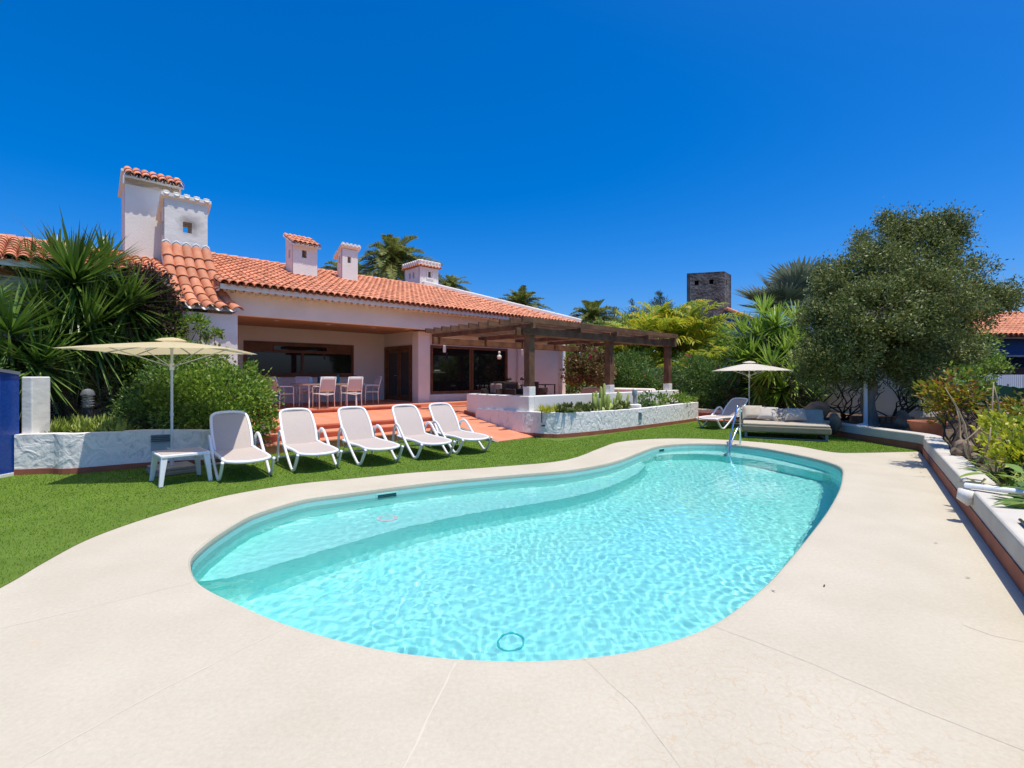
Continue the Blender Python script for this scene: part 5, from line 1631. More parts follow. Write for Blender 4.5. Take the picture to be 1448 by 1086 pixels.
# ------------------------------------------------------------------ right kerb wall and garden wall
kpath = [(6.6, 21.4), (7.3, 19.4), (8.2, 18.5), (8.95, 17.6), (8.85, 15.5), (8.64, 13), (8.68, 11.4), (8.74, 10.45)] + [(KC + KD * k)[:] for k in (.8, 2, 3.5, 5, 6.5, 8, 10, 12, 14)]
kp = smooth_curve([tuple(p[:2]) for p in kpath], 5, False)
kb, KP, KN = wall_loop('kerb_wall', 'low white kerb wall with brown skirting round the planted bed', kp, .30, -.03, lambda l: .30 + .06 * min(1, max(0, (l - .1) / .3)), 'kerb_paint', (.19, 'terracotta_trim'))
inn = [(p - n_ * .2) for p, n_ in zip(KP, KN)]
v, f = poly_z([(p.x, p.y) for p in inn] + [(10, -2), (40, 2), (40, 30), (6, 30)], [], .25)
MB().add(v, f).build('planting_bed', M['soil'], kind='structure')
gw = [(5.0, 27.6), (8.8, 22.8), (11.6, 19.0), (13.3, 15.9), (14.6, 16.6)]
wall_loop('garden_wall', 'tall white garden wall behind the shrubs and the olive tree', gw, .2, .2, lambda l: 1.98 + .08 * l, 'stucco', None)
# terracotta path strip by the planter end
v, f = poly_z([(6.95, 16.9), (8.3, 16.6), (8.8, 17.6), (7.2, 19.3), (6.3, 18.6)], [], .03)
MB().add(v, f).build('path', M['terracotta_floor'], kind='structure')

# ------------------------------------------------------------------ far buildings and fences
tw = thing('tower', 'dark weathered square stone tower above the yellow palms', 'tower', (17.5, 40.5, -.08))
mb = MB()
a0 = Vector((18.3, 42.0)); ex = Vector((-.96, .28)).normalized(); ey = Vector((.62, .78)).normalized()
TWZ = 10.55
def tface(o, e, w, holes):
    n_ = Vector((e.y, -e.x)) if e.x < 0 else Vector((e.y, -e.x))
    mb.wall((o.x, o.y, -.08), (e.x, e.y, 0), Z_, (n_.x, n_.y, 0), w, TWZ + .08, .3, holes)
b0 = a0 + ex * 3.05
tface(b0, -ex, 3.05, [(.62, .97, 9.6, 10.0), (1.82, 2.15, 9.62, 10.02)])
tface(a0, ey, 1.9, [(.5, .8, 9.55, 10.0)])
tface(a0 + ey * 1.9, ex, 3.05, [])
tface(b0 + ey * 1.9, -ey, 1.9, [])
mb.build('wall', M['stone_dark'], tw)
cq = [a0, a0 + ey * 1.9, a0 + ey * 1.9 + ex * 3.05, b0]
MB().prism([(p.x, p.y) for p in cq], TWZ - .06, TWZ + .04).build('roof', M['stone_dark'], tw)
# blue house beside the tower
bh_ = thing('blue_house', 'blue mosaic-walled house with a red tiled roof beside the dark tower', 'house', (17.5, 37, -.08))
g0, g1 = D(1024, 445, 37), D(1105, 460, 36)
mb = MB()
mb.prism([(g0[0], g0[1]), (g1[0], g1[1]), (g1[0] + 2, g1[1] + 7), (g0[0] + 2, g0[1] + 7)], -.08, lambda x, y: 6.55 - (x - g0[0]) * .42)
mb.build('wall', M['mosaic_far'], bh_)
rb, rc = MB(), MB()
rf = lambda x, y: 6.62 - (x - g0[0]) * .42
rb.prism([(g0[0] - .1, g0[1] - .25), (g1[0] + .1, g1[1] - .25), (g1[0] + 2, g1[1] + 7), (g0[0] + 2, g0[1] + 7)], lambda x, y: rf(x, y) - .05, lambda x, y: rf(x, y) + .09)
rfo = rb.build('roof', M['roof_tile'], bh_)
for k in range(24):
    y = g0[1] - .2 + k * .3
    rc.tube([(g0[0] + .1 + k * .08, y, rf(g0[0] + .1 + k * .08, y) + .1), (g1[0] + k * .08, y - .3, rf(g1[0] + k * .08, y) + .1)], .13, 6)
rc.build('tiles', M['roof_tile'], rfo, smooth=True)
# neighbour's blue house on the right
nh = thing('neighbour_house', 'deep blue house with red tiled roofs at the right edge', 'house', (27, 26, -.08))
MB().box(23.6, 36, 26.0, 33, 2.62, 3.60).build('wall', M['blue_paint'], nh)
MB().box(23.4, 36, 25.7, 26.2, 2.60, 2.70).build('ledge', M['lamp_grey'], nh)
MB().box(23.9, 36, 27.6, 33, -.08, 2.61).build('wall', M['blue_paint'], nh)
MB().box(23.7, 36, 26.1, 26.3, -.08, 2.05).build('shutter', mat('brown_shutter', (.055, .018, .012), .7), nh)
c, v_ = MB(), MB()
tiled(c, v_, lambda s, t: (23.3 + 12.5 * s, 29.5 - 4.0 * t, 5.0 - 1.32 * t), 46, lambda s: (0, 9), .135, seed=51)
rb = MB().prism([(23.1, 25.5), (36, 25.5), (36, 29.5), (23.1, 29.5)], lambda x, y: 3.64 + (y - 25.5) * .33 - .1, lambda x, y: 3.64 + (y - 25.5) * .33)
rr_ = rb.build('roof', M['roof_valley'], nh)
c.build('tiles', M['roof_tile'], rr_, smooth='angle'); v_.build('valley_tiles', M['roof_valley'], rr_, smooth='angle')
c, v_ = MB(), MB()
tiled(c, v_, lambda s, t: (27.6 + 9 * s, 32.5 - 3.2 * t, 5.75 - .85 * t), 33, lambda s: (0, 7), .135, seed=52)
c.build('tiles', M['roof_tile'], rr_, smooth='angle')
MB().bar((26.8, 29.4, 5.0), (36, 28.9, 4.55), .25, .22).build('parapet', M['blue_paint'], rr_)
MB().box(27.5, 36, 29.6, 32.5, 3.6, 4.95).build('wall', M['blue_paint'], nh)
MB().tube([(29.0, 30.5, 5.0), (29.0, 30.5, 5.95)], .03, 6).build('aerial', M['lamp_dark'], nh)
wfn = thing('picket_fence', 'white slatted fence in front of the neighbouring blue house', 'fence', (23, 24, .2))
mb = MB()
for k in range(120):
    x = 20.6 + k * .10
    if 40 <= k <= 43: continue
    mb.box(x, x + .075, 23.4, 23.43, .2, 1.66)
mb.box(20.6, 32.6, 23.44, 23.48, 1.4, 1.48).box(20.6, 32.6, 23.44, 23.48, .5, .58)
mb.build('slats', M['white_fence'], wfn)
MB().box(24.56, 24.98, 23.38, 23.46, .2, 1.70).build('post', mat('post_blue', (.03, .11, .22), .6), wfn)
gf = thing('green_windbreak', 'bright green netting fence behind the croton bushes', 'fence', (15, 14.5, .2))
mb = MB()
fp = smooth_curve([(21.5, 22.4), (19.0, 19.2), (16.4, 16.2), (14.3, 13.6), (13.0, 11.4), (11.4, 8.6), (8.6, 4.5), (6.6, 1.8)], 4, False)
q = []
for x, y in fp: q += [(x, y, .15), (x, y, 1.27 + .02 * math.sin(x * 5)), (x + .05, y + .02, 1.27 + .02 * math.sin(x * 5)), (x + .05, y + .02, .15)]
mb.add(q, [(i * 4 + k, i * 4 + 4 + k, i * 4 + 4 + (k + 1) % 4, i * 4 + (k + 1) % 4) for i in range(len(fp) - 1) for k in range(4)])
mb.build('net', M['green_net'], gf)
for x, y in fp[::4]: MB().tube([(x + .1, y + .03, .1), (x + .1, y + .03, 1.34)], .025, 6).build('post', M['lamp_grey'], gf)

# ------------------------------------------------------------------ left planter: yuccas, creepers, big shrub, succulents
yucca('yucca', 'tall many-headed yucca with long dark leaves before the left house wing', [(*D(108, 402, 10.3), 1.42, (0, -.12, 1)), (*D(104, 398, 10.4), 1.1, (0, -.3, 1)), (*D(182, 432, 10.9), 1.05, (.25, -.1, 1)), (*D(60, 452, 10.0), 1.0, (-.3, -.2, 1)), (*D(45, 402, 10.6), .95, (-.15, -.1, 1)), (*D(125, 470, 10.2), 1.2, (.1, -.45, .8)), (*D(150, 380, 11.2), .85), (*D(82, 375, 11.0), .8), (*D(150, 455, 10.6), 1.1, (.3, -.4, .7)), (*D(85, 480, 9.9), 1.1, (-.1, -.6, .6))], (-9.35, 10.45, .45), .11, n=230, dryn=18, lo=-.92, width=.058)
yucca('yucca', 'lower yucca at the left edge behind the blue mosaic wall', [(*D(14, 476, 8.7), 1.0), (*D(-30, 440, 8.8), .9), (*D(55, 520, 8.9), .95, (.4, -.3, .6)), (*D(20, 520, 8.8), .8, (.1, -.5, .7))], (-8.95, 8.75, .45), .09, n=190, dryn=10, lo=-.92, width=.056)
shrub('shade_filler_shrub', 'dark filler shrub added for the shade on the house wall behind the yuccas', 'shrub', [(*D(60, 560, 10.6), .8, .5, .55), (*D(185, 555, 10.8), .5, .5, .8), (*D(20, 580, 9.8), .5, .4, .4)], 'shrub_dark', .09, .035, 700)  # added to cover the wall; dark leaves stand in for the shade there
shrub('purple_creeper', 'purplish dark creeper hanging beside the fireplace wall', 'creeper', [(*D(212, 415, 11.35), .5, .3, .48), (*D(232, 450, 11.5), .38, .25, .6), (*D(196, 398, 11.2), .35, .22, .35), (*D(192, 445, 11.1), .5, .3, .5)], 'purple_leaf', .09, .05, 2000, base=W(2.1, 14.3, .46))
shrub('green_creeper', 'bright green climbing shrub reaching up the white fireplace wall', 'creeper', [(*D(185, 462, 11.6), .5, .4, .4), (*D(232, 470, 11.6), .45, .4, .45), (*D(275, 460, 11.7), .3, .2, .22), (*D(300, 472, 11.8), .25, .15, .10), (*D(200, 525, 11.0), .5, .5, .5), (*D(285, 520, 11.4), .5, .4, .5), (*D(240, 510, 11.2), .6, .5, .5)], 'shrub_leaf', .085, .042, 1700, base=W(2.4, 13.6, .46), flowers=None)
shrub('leafy_shrub', 'large leafy green shrub spilling over the planter beside the steps', 'shrub', [(*D(318, 562, 10.0), .75, .65, .55), (*D(352, 574, 10.4), .36, .45, .38), (*D(268, 560, 9.8), .6, .6, .55), (*D(345, 545, 10.6), .45, .4, .35), (*D(300, 590, 9.5), .55, .45, .35), (*D(365, 600, 10.0), .25, .3, .25), (*D(352, 530, 10.5), .18, .18, .22), (*D(383, 582, 10.3), .14, .14, .12), (*D(325, 532, 10.2), .22, .2, .2), (*D(290, 535, 10.0), .25, .2, .22)], 'shrub_leaf', .085, .042, 1700, base=(-5.9, 9.6, .46), up=.3)
shrub('shade_shrub', 'deep green shrub in the shade under the yellow parasol', 'shrub', [(*D(222, 575, 9.5), .55, .4, .45), (*D(258, 592, 9.2), .5, .35, .3), (*D(190, 590, 9.6), .4, .4, .35), (*D(238, 540, 9.9), .5, .4, .45)], 'oleander_leaf', .075, .028, 1500, base=(-6.6, 9.3, .46))
def rosettes(name, label, pts, m, n=26, R=.16, w=.045, group=None, el0=.25, cat='succulent'):
    t = thing(name, label, cat, pts[0], 0, group)
    q = NP()
    for p in pts:
        el = rng.uniform(el0, 1.35, n)
        az = rng.uniform(0, 2 * PI, n)
        d = np.stack([np.cos(az) * np.cos(el), np.sin(az) * np.cos(el), np.sin(el)], 1)
        q.add(blades(np.tile(np.array([p]), (n, 1)) + d * .01, d, R * rng.uniform(.8, 1.15, n), w, -.15, 3, .6, .5))
    q.build('leaves', M[m], t, smooth=False)
    mb = MB()
    for p in pts: mb.tube([(p[0], p[1], p[2] - .28), (p[0], p[1], p[2] + .02)], .014, 5)
    sp = sorted(pts)
    mb.tube([(p[0], p[1], min(q_[2] for q_ in pts) - .24) for p in sp], .02, 5)
    mb.build('stem', M['bark_dark'], t)
    return t
for lab, cxp, cyp, k in (('pale green spiky succulent clump at the left end of the planter', 72, 600, 9), ('pale green spiky succulent clump, second along the planter', 104, 594, 12), ('pale green spiky succulent clump under the dome lamp', 132, 592, 13), ('pale green spiky succulent clump next to the shade shrub', 158, 585, 14)):
    pts = []
    for i in range(k * 2):
        x, y, z = D(cxp + random.uniform(-19, 19), cyp, random.uniform(8.42, 9.1))
        pts.append((x, y, random.uniform(.50, .60) + (y - 8.4) * .12))
    rosettes('spiky_succulent', lab, pts, 'succulent', 20, .21, .052, 'succulents in the left planter', .05)

# ------------------------------------------------------------------ curved planter plants
ct = thing('column_cactus', 'cluster of pale green fingered cactus columns in the curved planter', 'cactus', (*W(u_of(862, 8.5), 8.5)[:2], .56))
mb = MB()
for k in range(34):
    px = random.uniform(838, 886)
    C = random.uniform(8.3, 8.75)
    x, y, _ = W(u_of(px, C), C)
    h_ = random.uniform(.28, .85) * (1 - abs(px - 855) / 70)
    lean = ((px - 850) / 60 * .35 + random.uniform(-.08, .08)) * h_
    mb.tube([(x, y, .52), (x + lean * .5, y, .56 + h_ * .55), (x + lean, y, .56 + h_ * .97), (x + lean * 1.02, y, .56 + h_)], [.035, .042, .034, .01], 8)
mb.tube([(*W(u_of(836, 8.5), 8.5)[:2], .545), (*W(u_of(862, 8.52), 8.52)[:2], .57), (*W(u_of(890, 8.5), 8.5)[:2], .545)], [.1, .24, .1], 8)
mb.build('columns', M['cactus'], ct, smooth=True)
for lab, px0, px1, n_, m_, R in (('brownish green aeonium clump at the left of the curved planter', 788, 812, 12, 'aeonium_leaf', .13), ('dark green aeonium clump left of the cactus columns', 814, 842, 14, 'aeonium_leaf', .13), ('low aeonium clump between cactus columns and bollard lamp', 868, 890, 9, 'aeonium_leaf', .12)):
    pts = []
    for i in range(n_ * 2):
        C = random.uniform(8.2, 8.85)
        pts.append((*W(u_of(random.uniform(px0, px1), C), C)[:2], random.uniform(.56, .76)))
    rosettes('aeonium', lab, pts, m_, 24, R, .06, 'aeoniums in the curved planter', .0)
rosettes('pale_succulent', 'small bright yellow-green plant at the left end of the curved planter', [(*W(u_of(px, 8.6), 8.6)[:2], random.uniform(.56, .72)) for px in (766, 772, 776, 781, 786)], 'yellow_leaf', 26, .22, .035)
for lab, cl, m_ in (('jade bush right of the bollard lamp in the curved planter', [(u_of(922, 8.5), 8.5, .74, .42, .3, .28), (u_of(912, 8.4), 8.4, .66, .3, .25, .18)], 'oleander_leaf'), ('yellowish leafy bush near the right end of the curved planter', [(u_of(953, 8.55), 8.55, .78, .5, .3, .28), (u_of(972, 8.5), 8.5, .68, .4, .25, .18)], 'shrub_leaf')):
    shrub('planter_bush', lab, 'bush', [(*W(c[0], c[1])[:2], *c[2:]) for c in cl], m_, .10, .06, 600, up=.6, group='bushes in the curved planter')

# ------------------------------------------------------------------ shrubs and flowers beyond the terrace
shrub('bougainvillea', 'rust and magenta bougainvillea behind the pergola', 'bougainvillea', [(*D(832, 512, 21), .75, .6, .75), (*D(850, 525, 20.5), .5, .5, .6), (*D(812, 528, 21), .5, .5, .5)], 'rust_bract', .11, .08, 900, flowers=('pink_bract', 16, .10))
shrub('oleander', 'broad green oleander with a few red flowers seen through the pergola', 'oleander', [(*D(895, 525, 22), .9, .7, .85), (*D(930, 540, 22), .8, .7, .6), (*D(870, 535, 22.5), .7, .7, .7)], 'oleander_leaf', .17, .035, 900, flowers=('red_petal', 4, .10), group='oleanders by the garden wall')
shrub('oleander', 'large oleander with pink-red flowers right of the pergola', 'oleander', [(*D(1000, 542, 20.5), .85, .8, .85), (*D(975, 525, 21), .6, .6, .7), (*D(1015, 560, 20), .6, .6, .6), (*D(985, 570, 20), .6, .5, .5)], 'oleander_leaf', .17, .035, 1000, flowers=('red_petal', 5, .11), group='oleanders by the garden wall')
shrub('green_bush', 'dense green bush at the right end of the house wall', 'bush', [(*D(808, 505, 26), 1.0, .8, 1.1), (*D(800, 540, 25), .8, .7, .7)], 'shrub_leaf', .14, .07, 700)
shrub('tall_hedge', 'tall green hedge behind the garden wall under the areca palms', 'hedge', [(*D(px, py, 32), 1.9, 1.0, h_) for px, py, h_ in ((800, 500, 1.6), (845, 500, 1.8), (890, 495, 1.9), (935, 490, 2.0), (980, 495, 2.0), (1020, 505, 1.9))], 'shrub_leaf', .2, .1, 420, base=(*D(900, 590, 32)[:2], -.08), stem=True)
shrub('dark_hedge', 'dark green hedge behind the pergola between bougainvillea and oleander', 'hedge', [(*D(860, 540, 26), 1.6, .8, .9), (*D(915, 535, 27), 1.6, .8, .9), (*D(960, 545, 26), 1.4, .8, .8)], 'oleander_leaf', .15, .07, 700)

# ------------------------------------------------------------------ palms
def areca(label, px, py, d, fl=2.4, nf=15, stems=4, seed=0):
    x, y, z = D(px, py, d)
    t = thing('areca_palm', label, 'palm', (x, y, .2), 0, 'yellow areca palms behind the garden wall')
    r = random.Random(seed)
    for k in range(stems):
        c = (x + r.uniform(-.8, .8), y + r.uniform(-.6, .6), z - 1.45 + r.uniform(-1.4, .6))
        areca_head(t, c, fl * r.uniform(.85, 1.1), nf, seed * 9 + k)
        mb = MB()
        limb(mb, (x + r.uniform(-.3, .3), y + r.uniform(-.3, .3), .2), c, .06, .045, .03, 6, seed + k)
        mb.build('stem', M['cactus'], t, smooth=True)
    return t
def areca_head(t, c, fl, nf, seed):
    """one areca head: arching fronds with hanging leaflets, as a part of t"""
    r = np.random.default_rng(seed + 100)
    q, rach = NP(), MB()
    c = np.array(c, float)
    for i in range(nf):
        az = i * 2.39996 + r.uniform(-.3, .3)
        el = r.uniform(1.02, 1.52)
        d = np.array([math.cos(az) * math.cos(el), math.sin(az) * math.cos(el), math.sin(el)])
        L = fl * r.uniform(.75, 1.15)
        hz = np.array([math.cos(az), math.sin(az), 0])
        ob, dn_ = r.uniform(.20, .55), r.uniform(.22, .62)
        pos = lambda t_: c + d[None] * (L * t_)[:, None] + hz[None] * (ob * L * t_ ** 2)[:, None] - np.array([[0, 0, 1.0]]) * (dn_ * L * t_ ** 2.6)[:, None]
        rp = pos(np.linspace(0, 1, 8))
        rach.tube([tuple(p) for p in rp], [.03, .028, .024, .02, .016, .013, .01, .006], 5)
        tl = np.linspace(.25, .99, 18)
        p = pos(tl)
        tg = nrm(pos(np.minimum(tl + .02, 1.02)) - pos(tl - .02))
        side = nrm(np.cross(tg, np.array([[0, 0, 1.0]]) + .01 * hz[None]))
        upv = np.cross(side, tg)
        for s in (-1, 1):
            dd = nrm(tg * .8 + side * s * .7 + upv * r.uniform(.25, .7) + r.normal(size=(18, 3)) * .10)
            ln = .95 * fl / 2.4 * (np.sin(PI * (tl * .82 + .12)) ** .6) * r.uniform(.8, 1.1, 18)
            q.add(blades(p, dd, ln, .10, r.uniform(.3, .7), 3, 1.0, .4, upv + .01))
    q.build('fronds', M['areca_leaf'], t)
    rach.build('rachis', M['areca_leaf'], t, smooth=True)
for k, (lab, px, py, d, fl, st) in enumerate((('tall yellow areca palm with the highest fronds left of the tower', 955, 443, 27, 2.8, 5), ('yellow areca palm above the right end of the pergola', 905, 462, 26, 2.4, 4), ('small yellow areca palm at the end of the tiled roof', 838, 475, 29, 2.2, 3),
                                              ('golden areca palm in front of the tower foot', 1008, 497, 25, 2.1, 4), ('orange-tinged areca palm between oleander and yuccas', 1040, 500, 24, 2.0, 3), ('low areca palm arching below the pergola beam', 880, 515, 24, 1.9, 3), ('low yellow areca palm right of the last pergola post', 975, 500, 24, 2.0, 3), ('far areca palm behind the roof end', 868, 462, 31, 2.2, 3))):
    areca(lab, px, py, d, fl * 1.12, 12, st, k + 1)
palm('date_palm', 'large date palm with a wind-swept crown behind the roof ridge', (*D(556, 470, 37)[:2], -.08), D(556, 372, 37), 3.9, nf=64, leaflets=40, lw=.05, ll=.46, droop=.55, lo=-.5, hi=1.0, group='date palms behind the house', wind=(.10, 0, .03), seed=3)
palm('date_palm', 'date palm whose fronds show left of the slim chimney', (*D(492, 470, 40)[:2], -.08), D(488, 392, 40), 3.3, nf=46, leaflets=36, lw=.05, ll=.45, droop=.5, lo=-.3, hi=.95, group='date palms behind the house', seed=4)
palm('date_palm', 'date palm whose fronds show right of the big ridge chimney', (*D(636, 480, 42)[:2], -.08), D(634, 408, 42), 2.8, nf=46, leaflets=36, lw=.05, ll=.45, droop=.5, lo=-.3, hi=.9, group='date palms behind the house', seed=5)
palm('date_palm', 'upright date palm rising behind the middle of the tiled roof', (*D(736, 480, 46)[:2], -.08), D(736, 434, 46), 3.1, nf=46, leaflets=38, lw=.07, ll=.46, droop=.42, lo=-.1, hi=1.0, group='date palms behind the house', seed=6)
palm('date_palm', 'date palm rising behind the right end of the tiled roof', (*D(838, 480, 40)[:2], -.08), D(838, 452, 40), 2.9, nf=50, leaflets=38, lw=.065, ll=.46, droop=.45, lo=-.25, hi=1.0, group='date palms behind the house', seed=7)
for k, (lab, px, py, d) in enumerate((('thin grey-green conifer standing behind the areca palms', 932, 435, 50), ('low grey-green conifer right of the last date palm', 893, 448, 52), ('low grey conifer behind the right end of the roof', 868, 452, 55))):
    x, y, z = D(px, py, d)
    shrub('conifer', lab, 'tree', [(x, y, z - .5, 1.2, 1.0, 1.3), (x - 1.0, y, z - 1.6, 1.6, 1.0, 1.2), (x + 1.0, y, z - 1.7, 1.6, 1.0, 1.2), (x, y, z + .6, .35, .35, .9)], 'conifer_leaf', .30, .05, 260, base=(x, y, -.08), up=.8, group='conifers far behind the garden')
# fan palm with grey-green leaves
x, y, z = D(1130, 430, 21)
fp_ = thing('fan_palm', 'silvery fan palm rising behind the olive tree', 'palm', (x, y, .2))
q, pm = NP(), MB()
for i in range(26):
    az = i * 2.39996
    el = rng.uniform(-.1, 1.25)
    d = np.array([math.cos(az) * math.cos(el), math.sin(az) * math.cos(el), math.sin(el)])
    c = np.array([x, y, z - .5]) + d * rng.uniform(1.2, 1.7)
    pm.tube([(x, y, z - .6), tuple(c)], [.035, .022], 5)
    e1 = nrm(np.cross(d, [0, 0, 1.0])); e2 = np.cross(e1, d)
    a = np.linspace(-1.9, 1.9, 26)
    dd = nrm(np.cos(a)[:, None] * d + np.sin(a)[:, None] * e1 + e2 * (.12 + .18 * np.abs(np.sin(a)))[:, None])
    q.add(blades(np.tile(c, (26, 1)), dd, (1.15 + .25 * np.cos(a)) * rng.uniform(.92, 1.05, 26), .16, .08, 3, .8, .5, np.tile(e2, (26, 1))))
q.build('fans', M['fan_leaf'], fp_)
pm.build('petiole', M['cactus'], fp_, smooth=True)
MB().tube([(x, y, .2), (x, y, z - .5)], [.26, .22], 10).build('trunk', M['palm_trunk'], fp_, smooth=True)
leafmat('yucca_bright', [(0.17, 0.29, 0.03), (0.25, 0.38, 0.045), (0.33, 0.44, 0.07), (0.12, 0.2, 0.03)], .25, .4, .45)
yucca('yucca', 'bright green yucca group with many heads left of the olive tree', [(*D(px, py, d), .98) for px, py, d in ((1098, 462, 18), (1072, 478, 18.3), (1112, 502, 17.4), (1062, 505, 18), (1090, 520, 17), (1128, 488, 17.8), (1050, 475, 19), (1126, 535, 16.6), (1076, 545, 17.4), (1105, 552, 16.6), (1080, 447, 19), (1125, 458, 18.6), (1140, 515, 17.2), (1048, 515, 18.5))], (*D(1098, 590, 17)[:2], .25), .07, 'yucca_bright', n=100, dryn=8, width=.085)
shrub('backing_shrub', 'deep green shrub mass behind the bright yuccas', 'shrub', [(*D(1100, 510, 20), 1.3, .7, 1.5), (*D(1060, 530, 20.5), 1.0, .7, 1.0), (*D(1140, 530, 19), .9, .7, 1.2)], 'oleander_leaf', .16, .08, 700, base=(*D(1100, 585, 20)[:2], .2))
yucca('small_yucca', 'small rosette yucca at the foot of the garden wall by the far parasol', [(*D(1092, 580, 16.5), .6), (*D(1080, 572, 16.8), .55)], (*D(1090, 600, 16.5)[:2], .25), .05, 'yucca_leaf', n=60, dryn=0)

# ------------------------------------------------------------------ olive tree
tx, ty = 9.78, 13.4
ol = thing('olive_tree', 'big grey-green olive tree with a forked trunk and wide crown', 'tree', (tx, ty, .22))
mb = MB()
fork = Vector((tx + .02, ty, 2.35))
limb(mb, (tx + .08, ty, .2), fork, .19, .15, .03, 8, 3)
mb.lathe([(.26, .2), (.18, .34), (.15, .5)], (tx + .05, ty, 0), 9)
CL = [(1222, 402, 13.2, 1.0), (1292, 375, 13.6, 1.0), (1322, 335, 13.6, .75), (1180, 462, 12.9, .85), (1345, 448, 13.4, .85), (1270, 470, 12.7, 1.0), (1398, 420, 13.8, .5), (1150, 500, 13.0, .5), (1330, 498, 13.0, .75), (1248, 345, 13.8, .65), (1288, 520, 12.6, .5), (1200, 500, 12.5, .65), (1240, 440, 12.2, .85), (1310, 420, 12.4, .85), (1290, 318, 13.8, .4), (1258, 318, 13.9, .28), (1368, 392, 14.0, .6), (1428, 418, 14.0, .35), (1180, 400, 13.6, .6), (1160, 445, 13.8, .6), (1352, 500, 13.4, .5), (1300, 470, 14.6, 1.0), (1220, 470, 14.6, 1.0), (1340, 320, 13.6, .5), (1246, 495, 13.6, .7), (1242, 378, 13.2, .75), (1262, 425, 12.9, .8), (1196, 432, 13.0, .7), (1322, 390, 13.2, .7), (1290, 445, 12.8, .75), (1170, 490, 13.2, .6), (1305, 535, 13.2, .5), (1212, 530, 13.4, .45), (1160, 528, 13.6, .5), (1372, 440, 13.8, .55)]
q = NP()
for i, (px, py, d, r) in enumerate(CL):
    c = np.array(D(px, py, d))
    mid = fork.lerp(Vector(c), .45) + Vector((0, 0, .2))
    limb(mb, fork if i % 3 else fork - Vector((0, 0, .3)), mid, .075, .045, .06, 4, i)
    limb(mb, mid, tuple(c), .045, .012, .10, 4, i + 50)
    nc = int(52 * r ** 2) + 9
    cc, _ = blobs(nc, c, (r * 1.05, r * 1.05, r * .9), .30)
    for k in range(0, nc, 3): limb(mb, tuple(c + (cc[k] - c) * .1), tuple(cc[k]), .012, .004, .1, 3, i * 60 + k)
    n = nc * 130
    pick = rng.integers(0, nc, n)
    p = cc[pick] + rng.normal(size=(n, 3)) * .13
    dr_ = nrm(cc - c)[pick]
    dd = nrm(dr_ * .5 + rng.normal(size=(n, 3)) * .7 + np.array([0, 0, .25]))
    s_ = rng.uniform(.7, 1.2, n)
    q.add(leaf_quads(p, dd, .092 * s_, .034 * s_))
q.build('crown', M['olive_leaf'], ol)
mb.build('trunk', M['bark'], ol, smooth=True)
wp = thing('white_pipe', 'white pipe standing against the left side of the olive trunk', 'pipe', (tx - .16, ty - .12, .22))
MB().tube([(tx - .17, ty - .14, .2), (tx - .17, ty - .14, 1.9), (tx - .12, ty - .1, 2.2)], .05, 10).tube([(tx - .17, ty - .16, .28), (tx - .5, ty - .3, .26)], .06, 8).build('pipe', M['white_plastic'], wp, smooth='angle')
# bare-stemmed climbers on the garden wall
def climber(label, px, d, seed, n=9, spread=1.6, h=1.9, leaves=True):
    x, y, _ = D(px, 590, d)
    t = thing('bare_climber', label, 'climber', (x, y, .22), 0, 'bare-stemmed climbers on the garden wall')
    r = random.Random(seed)
    mb, q = MB(), NP()
    pts_ = []
    for k in range(n):
        e = (x + r.uniform(-spread, spread), y + r.uniform(-.3, .3), .25 + h * r.uniform(.6, 1.05))
        pts = limb(mb, (x + r.uniform(-.12, .12), y, .2), e, .026, .009, .16, 7, seed * 31 + k, -.1)
        for j in (4, 6):
            e2 = pts[j] + Vector((r.uniform(-.4, .4), r.uniform(-.1, .1), r.uniform(.1, .5)))
            limb(mb, pts[j], e2, .014, .005, .1, 4, seed * 57 + k * 3 + j)
            pts_.append(e2)
        pts_.append(Vector(e))
    mb.build('stems', M['bark_dark'], t, smooth=True)
    P3 = np.array([p[:] for p in pts_])
    pick = rng.integers(0, len(P3), 300)
    q.add(leaf_quads(P3[pick] + rng.normal(size=(300, 3)) * .14, rdir(300, .3), .08, .035))
    q.build('foliage', M['shrub_dark'], t)
climber('bare-stemmed climber behind the right half of the daybed', 1150, 15.6, 1)
climber('bare-stemmed climber left of the olive trunk', 1192, 15.0, 2)
climber('bare-stemmed climber spreading on the wall right of the olive trunk', 1262, 14.6, 3, 11, 1.7)
climber('twisted brown climber with dry leaves beside the far parasol', 1040, 18.6, 4, 6, .7, 1.0)

# ------------------------------------------------------------------ right bed: rocks, pots, crotons, foreground plants
def rock(label, c, r, seed, m='rock', group='rocks in the right bed'):
    rr = np.random.default_rng(seed)
    bm = bmesh_ico(c, r, rr)
    o = bm.build('rock', M[m], None, smooth='angle')
    return tag(o, label, 'rock', group)
def bmesh_ico(c, r, rr):
    import bmesh
    b = bmesh.new()
    bmesh.ops.create_icosphere(b, subdivisions=3, radius=1)
    ph = rr.uniform(0, 6, 6)
    mb = MB()
    vs_ = []
    for v in b.verts:
        p = v.co
        k = 1 + .16 * math.sin(3 * p.x + ph[0]) + .14 * math.sin(4 * p.y + ph[1]) + .10 * math.sin(5 * p.z + 3 * p.x + ph[2]) + .05 * math.sin(11 * p.y + 9 * p.z + ph[3])
        vs_.append((c[0] + p.x * r[0] * k, c[1] + p.y * r[1] * k, c[2] + p.z * r[2] * k))
    mb.add(vs_, [tuple(v.index for v in f.verts) for f in b.faces])
    b.free()
    return mb
x, y = G(1187, 607, .25); rock('tall brown rock between daybed and olive trunk', (x + .12, y + .3, .38), (.13, .13, .27), 1)
x, y = G(1283, 606, .25); rock('rounded tan rock left of the terracotta pots', (x, y + .15, .42), (.22, .18, .24), 2)
x, y, z = D(1362, 612, 7.7); rock('dark grey rock behind the croton stems', (x, y, .42), (.17, .15, .16), 3)
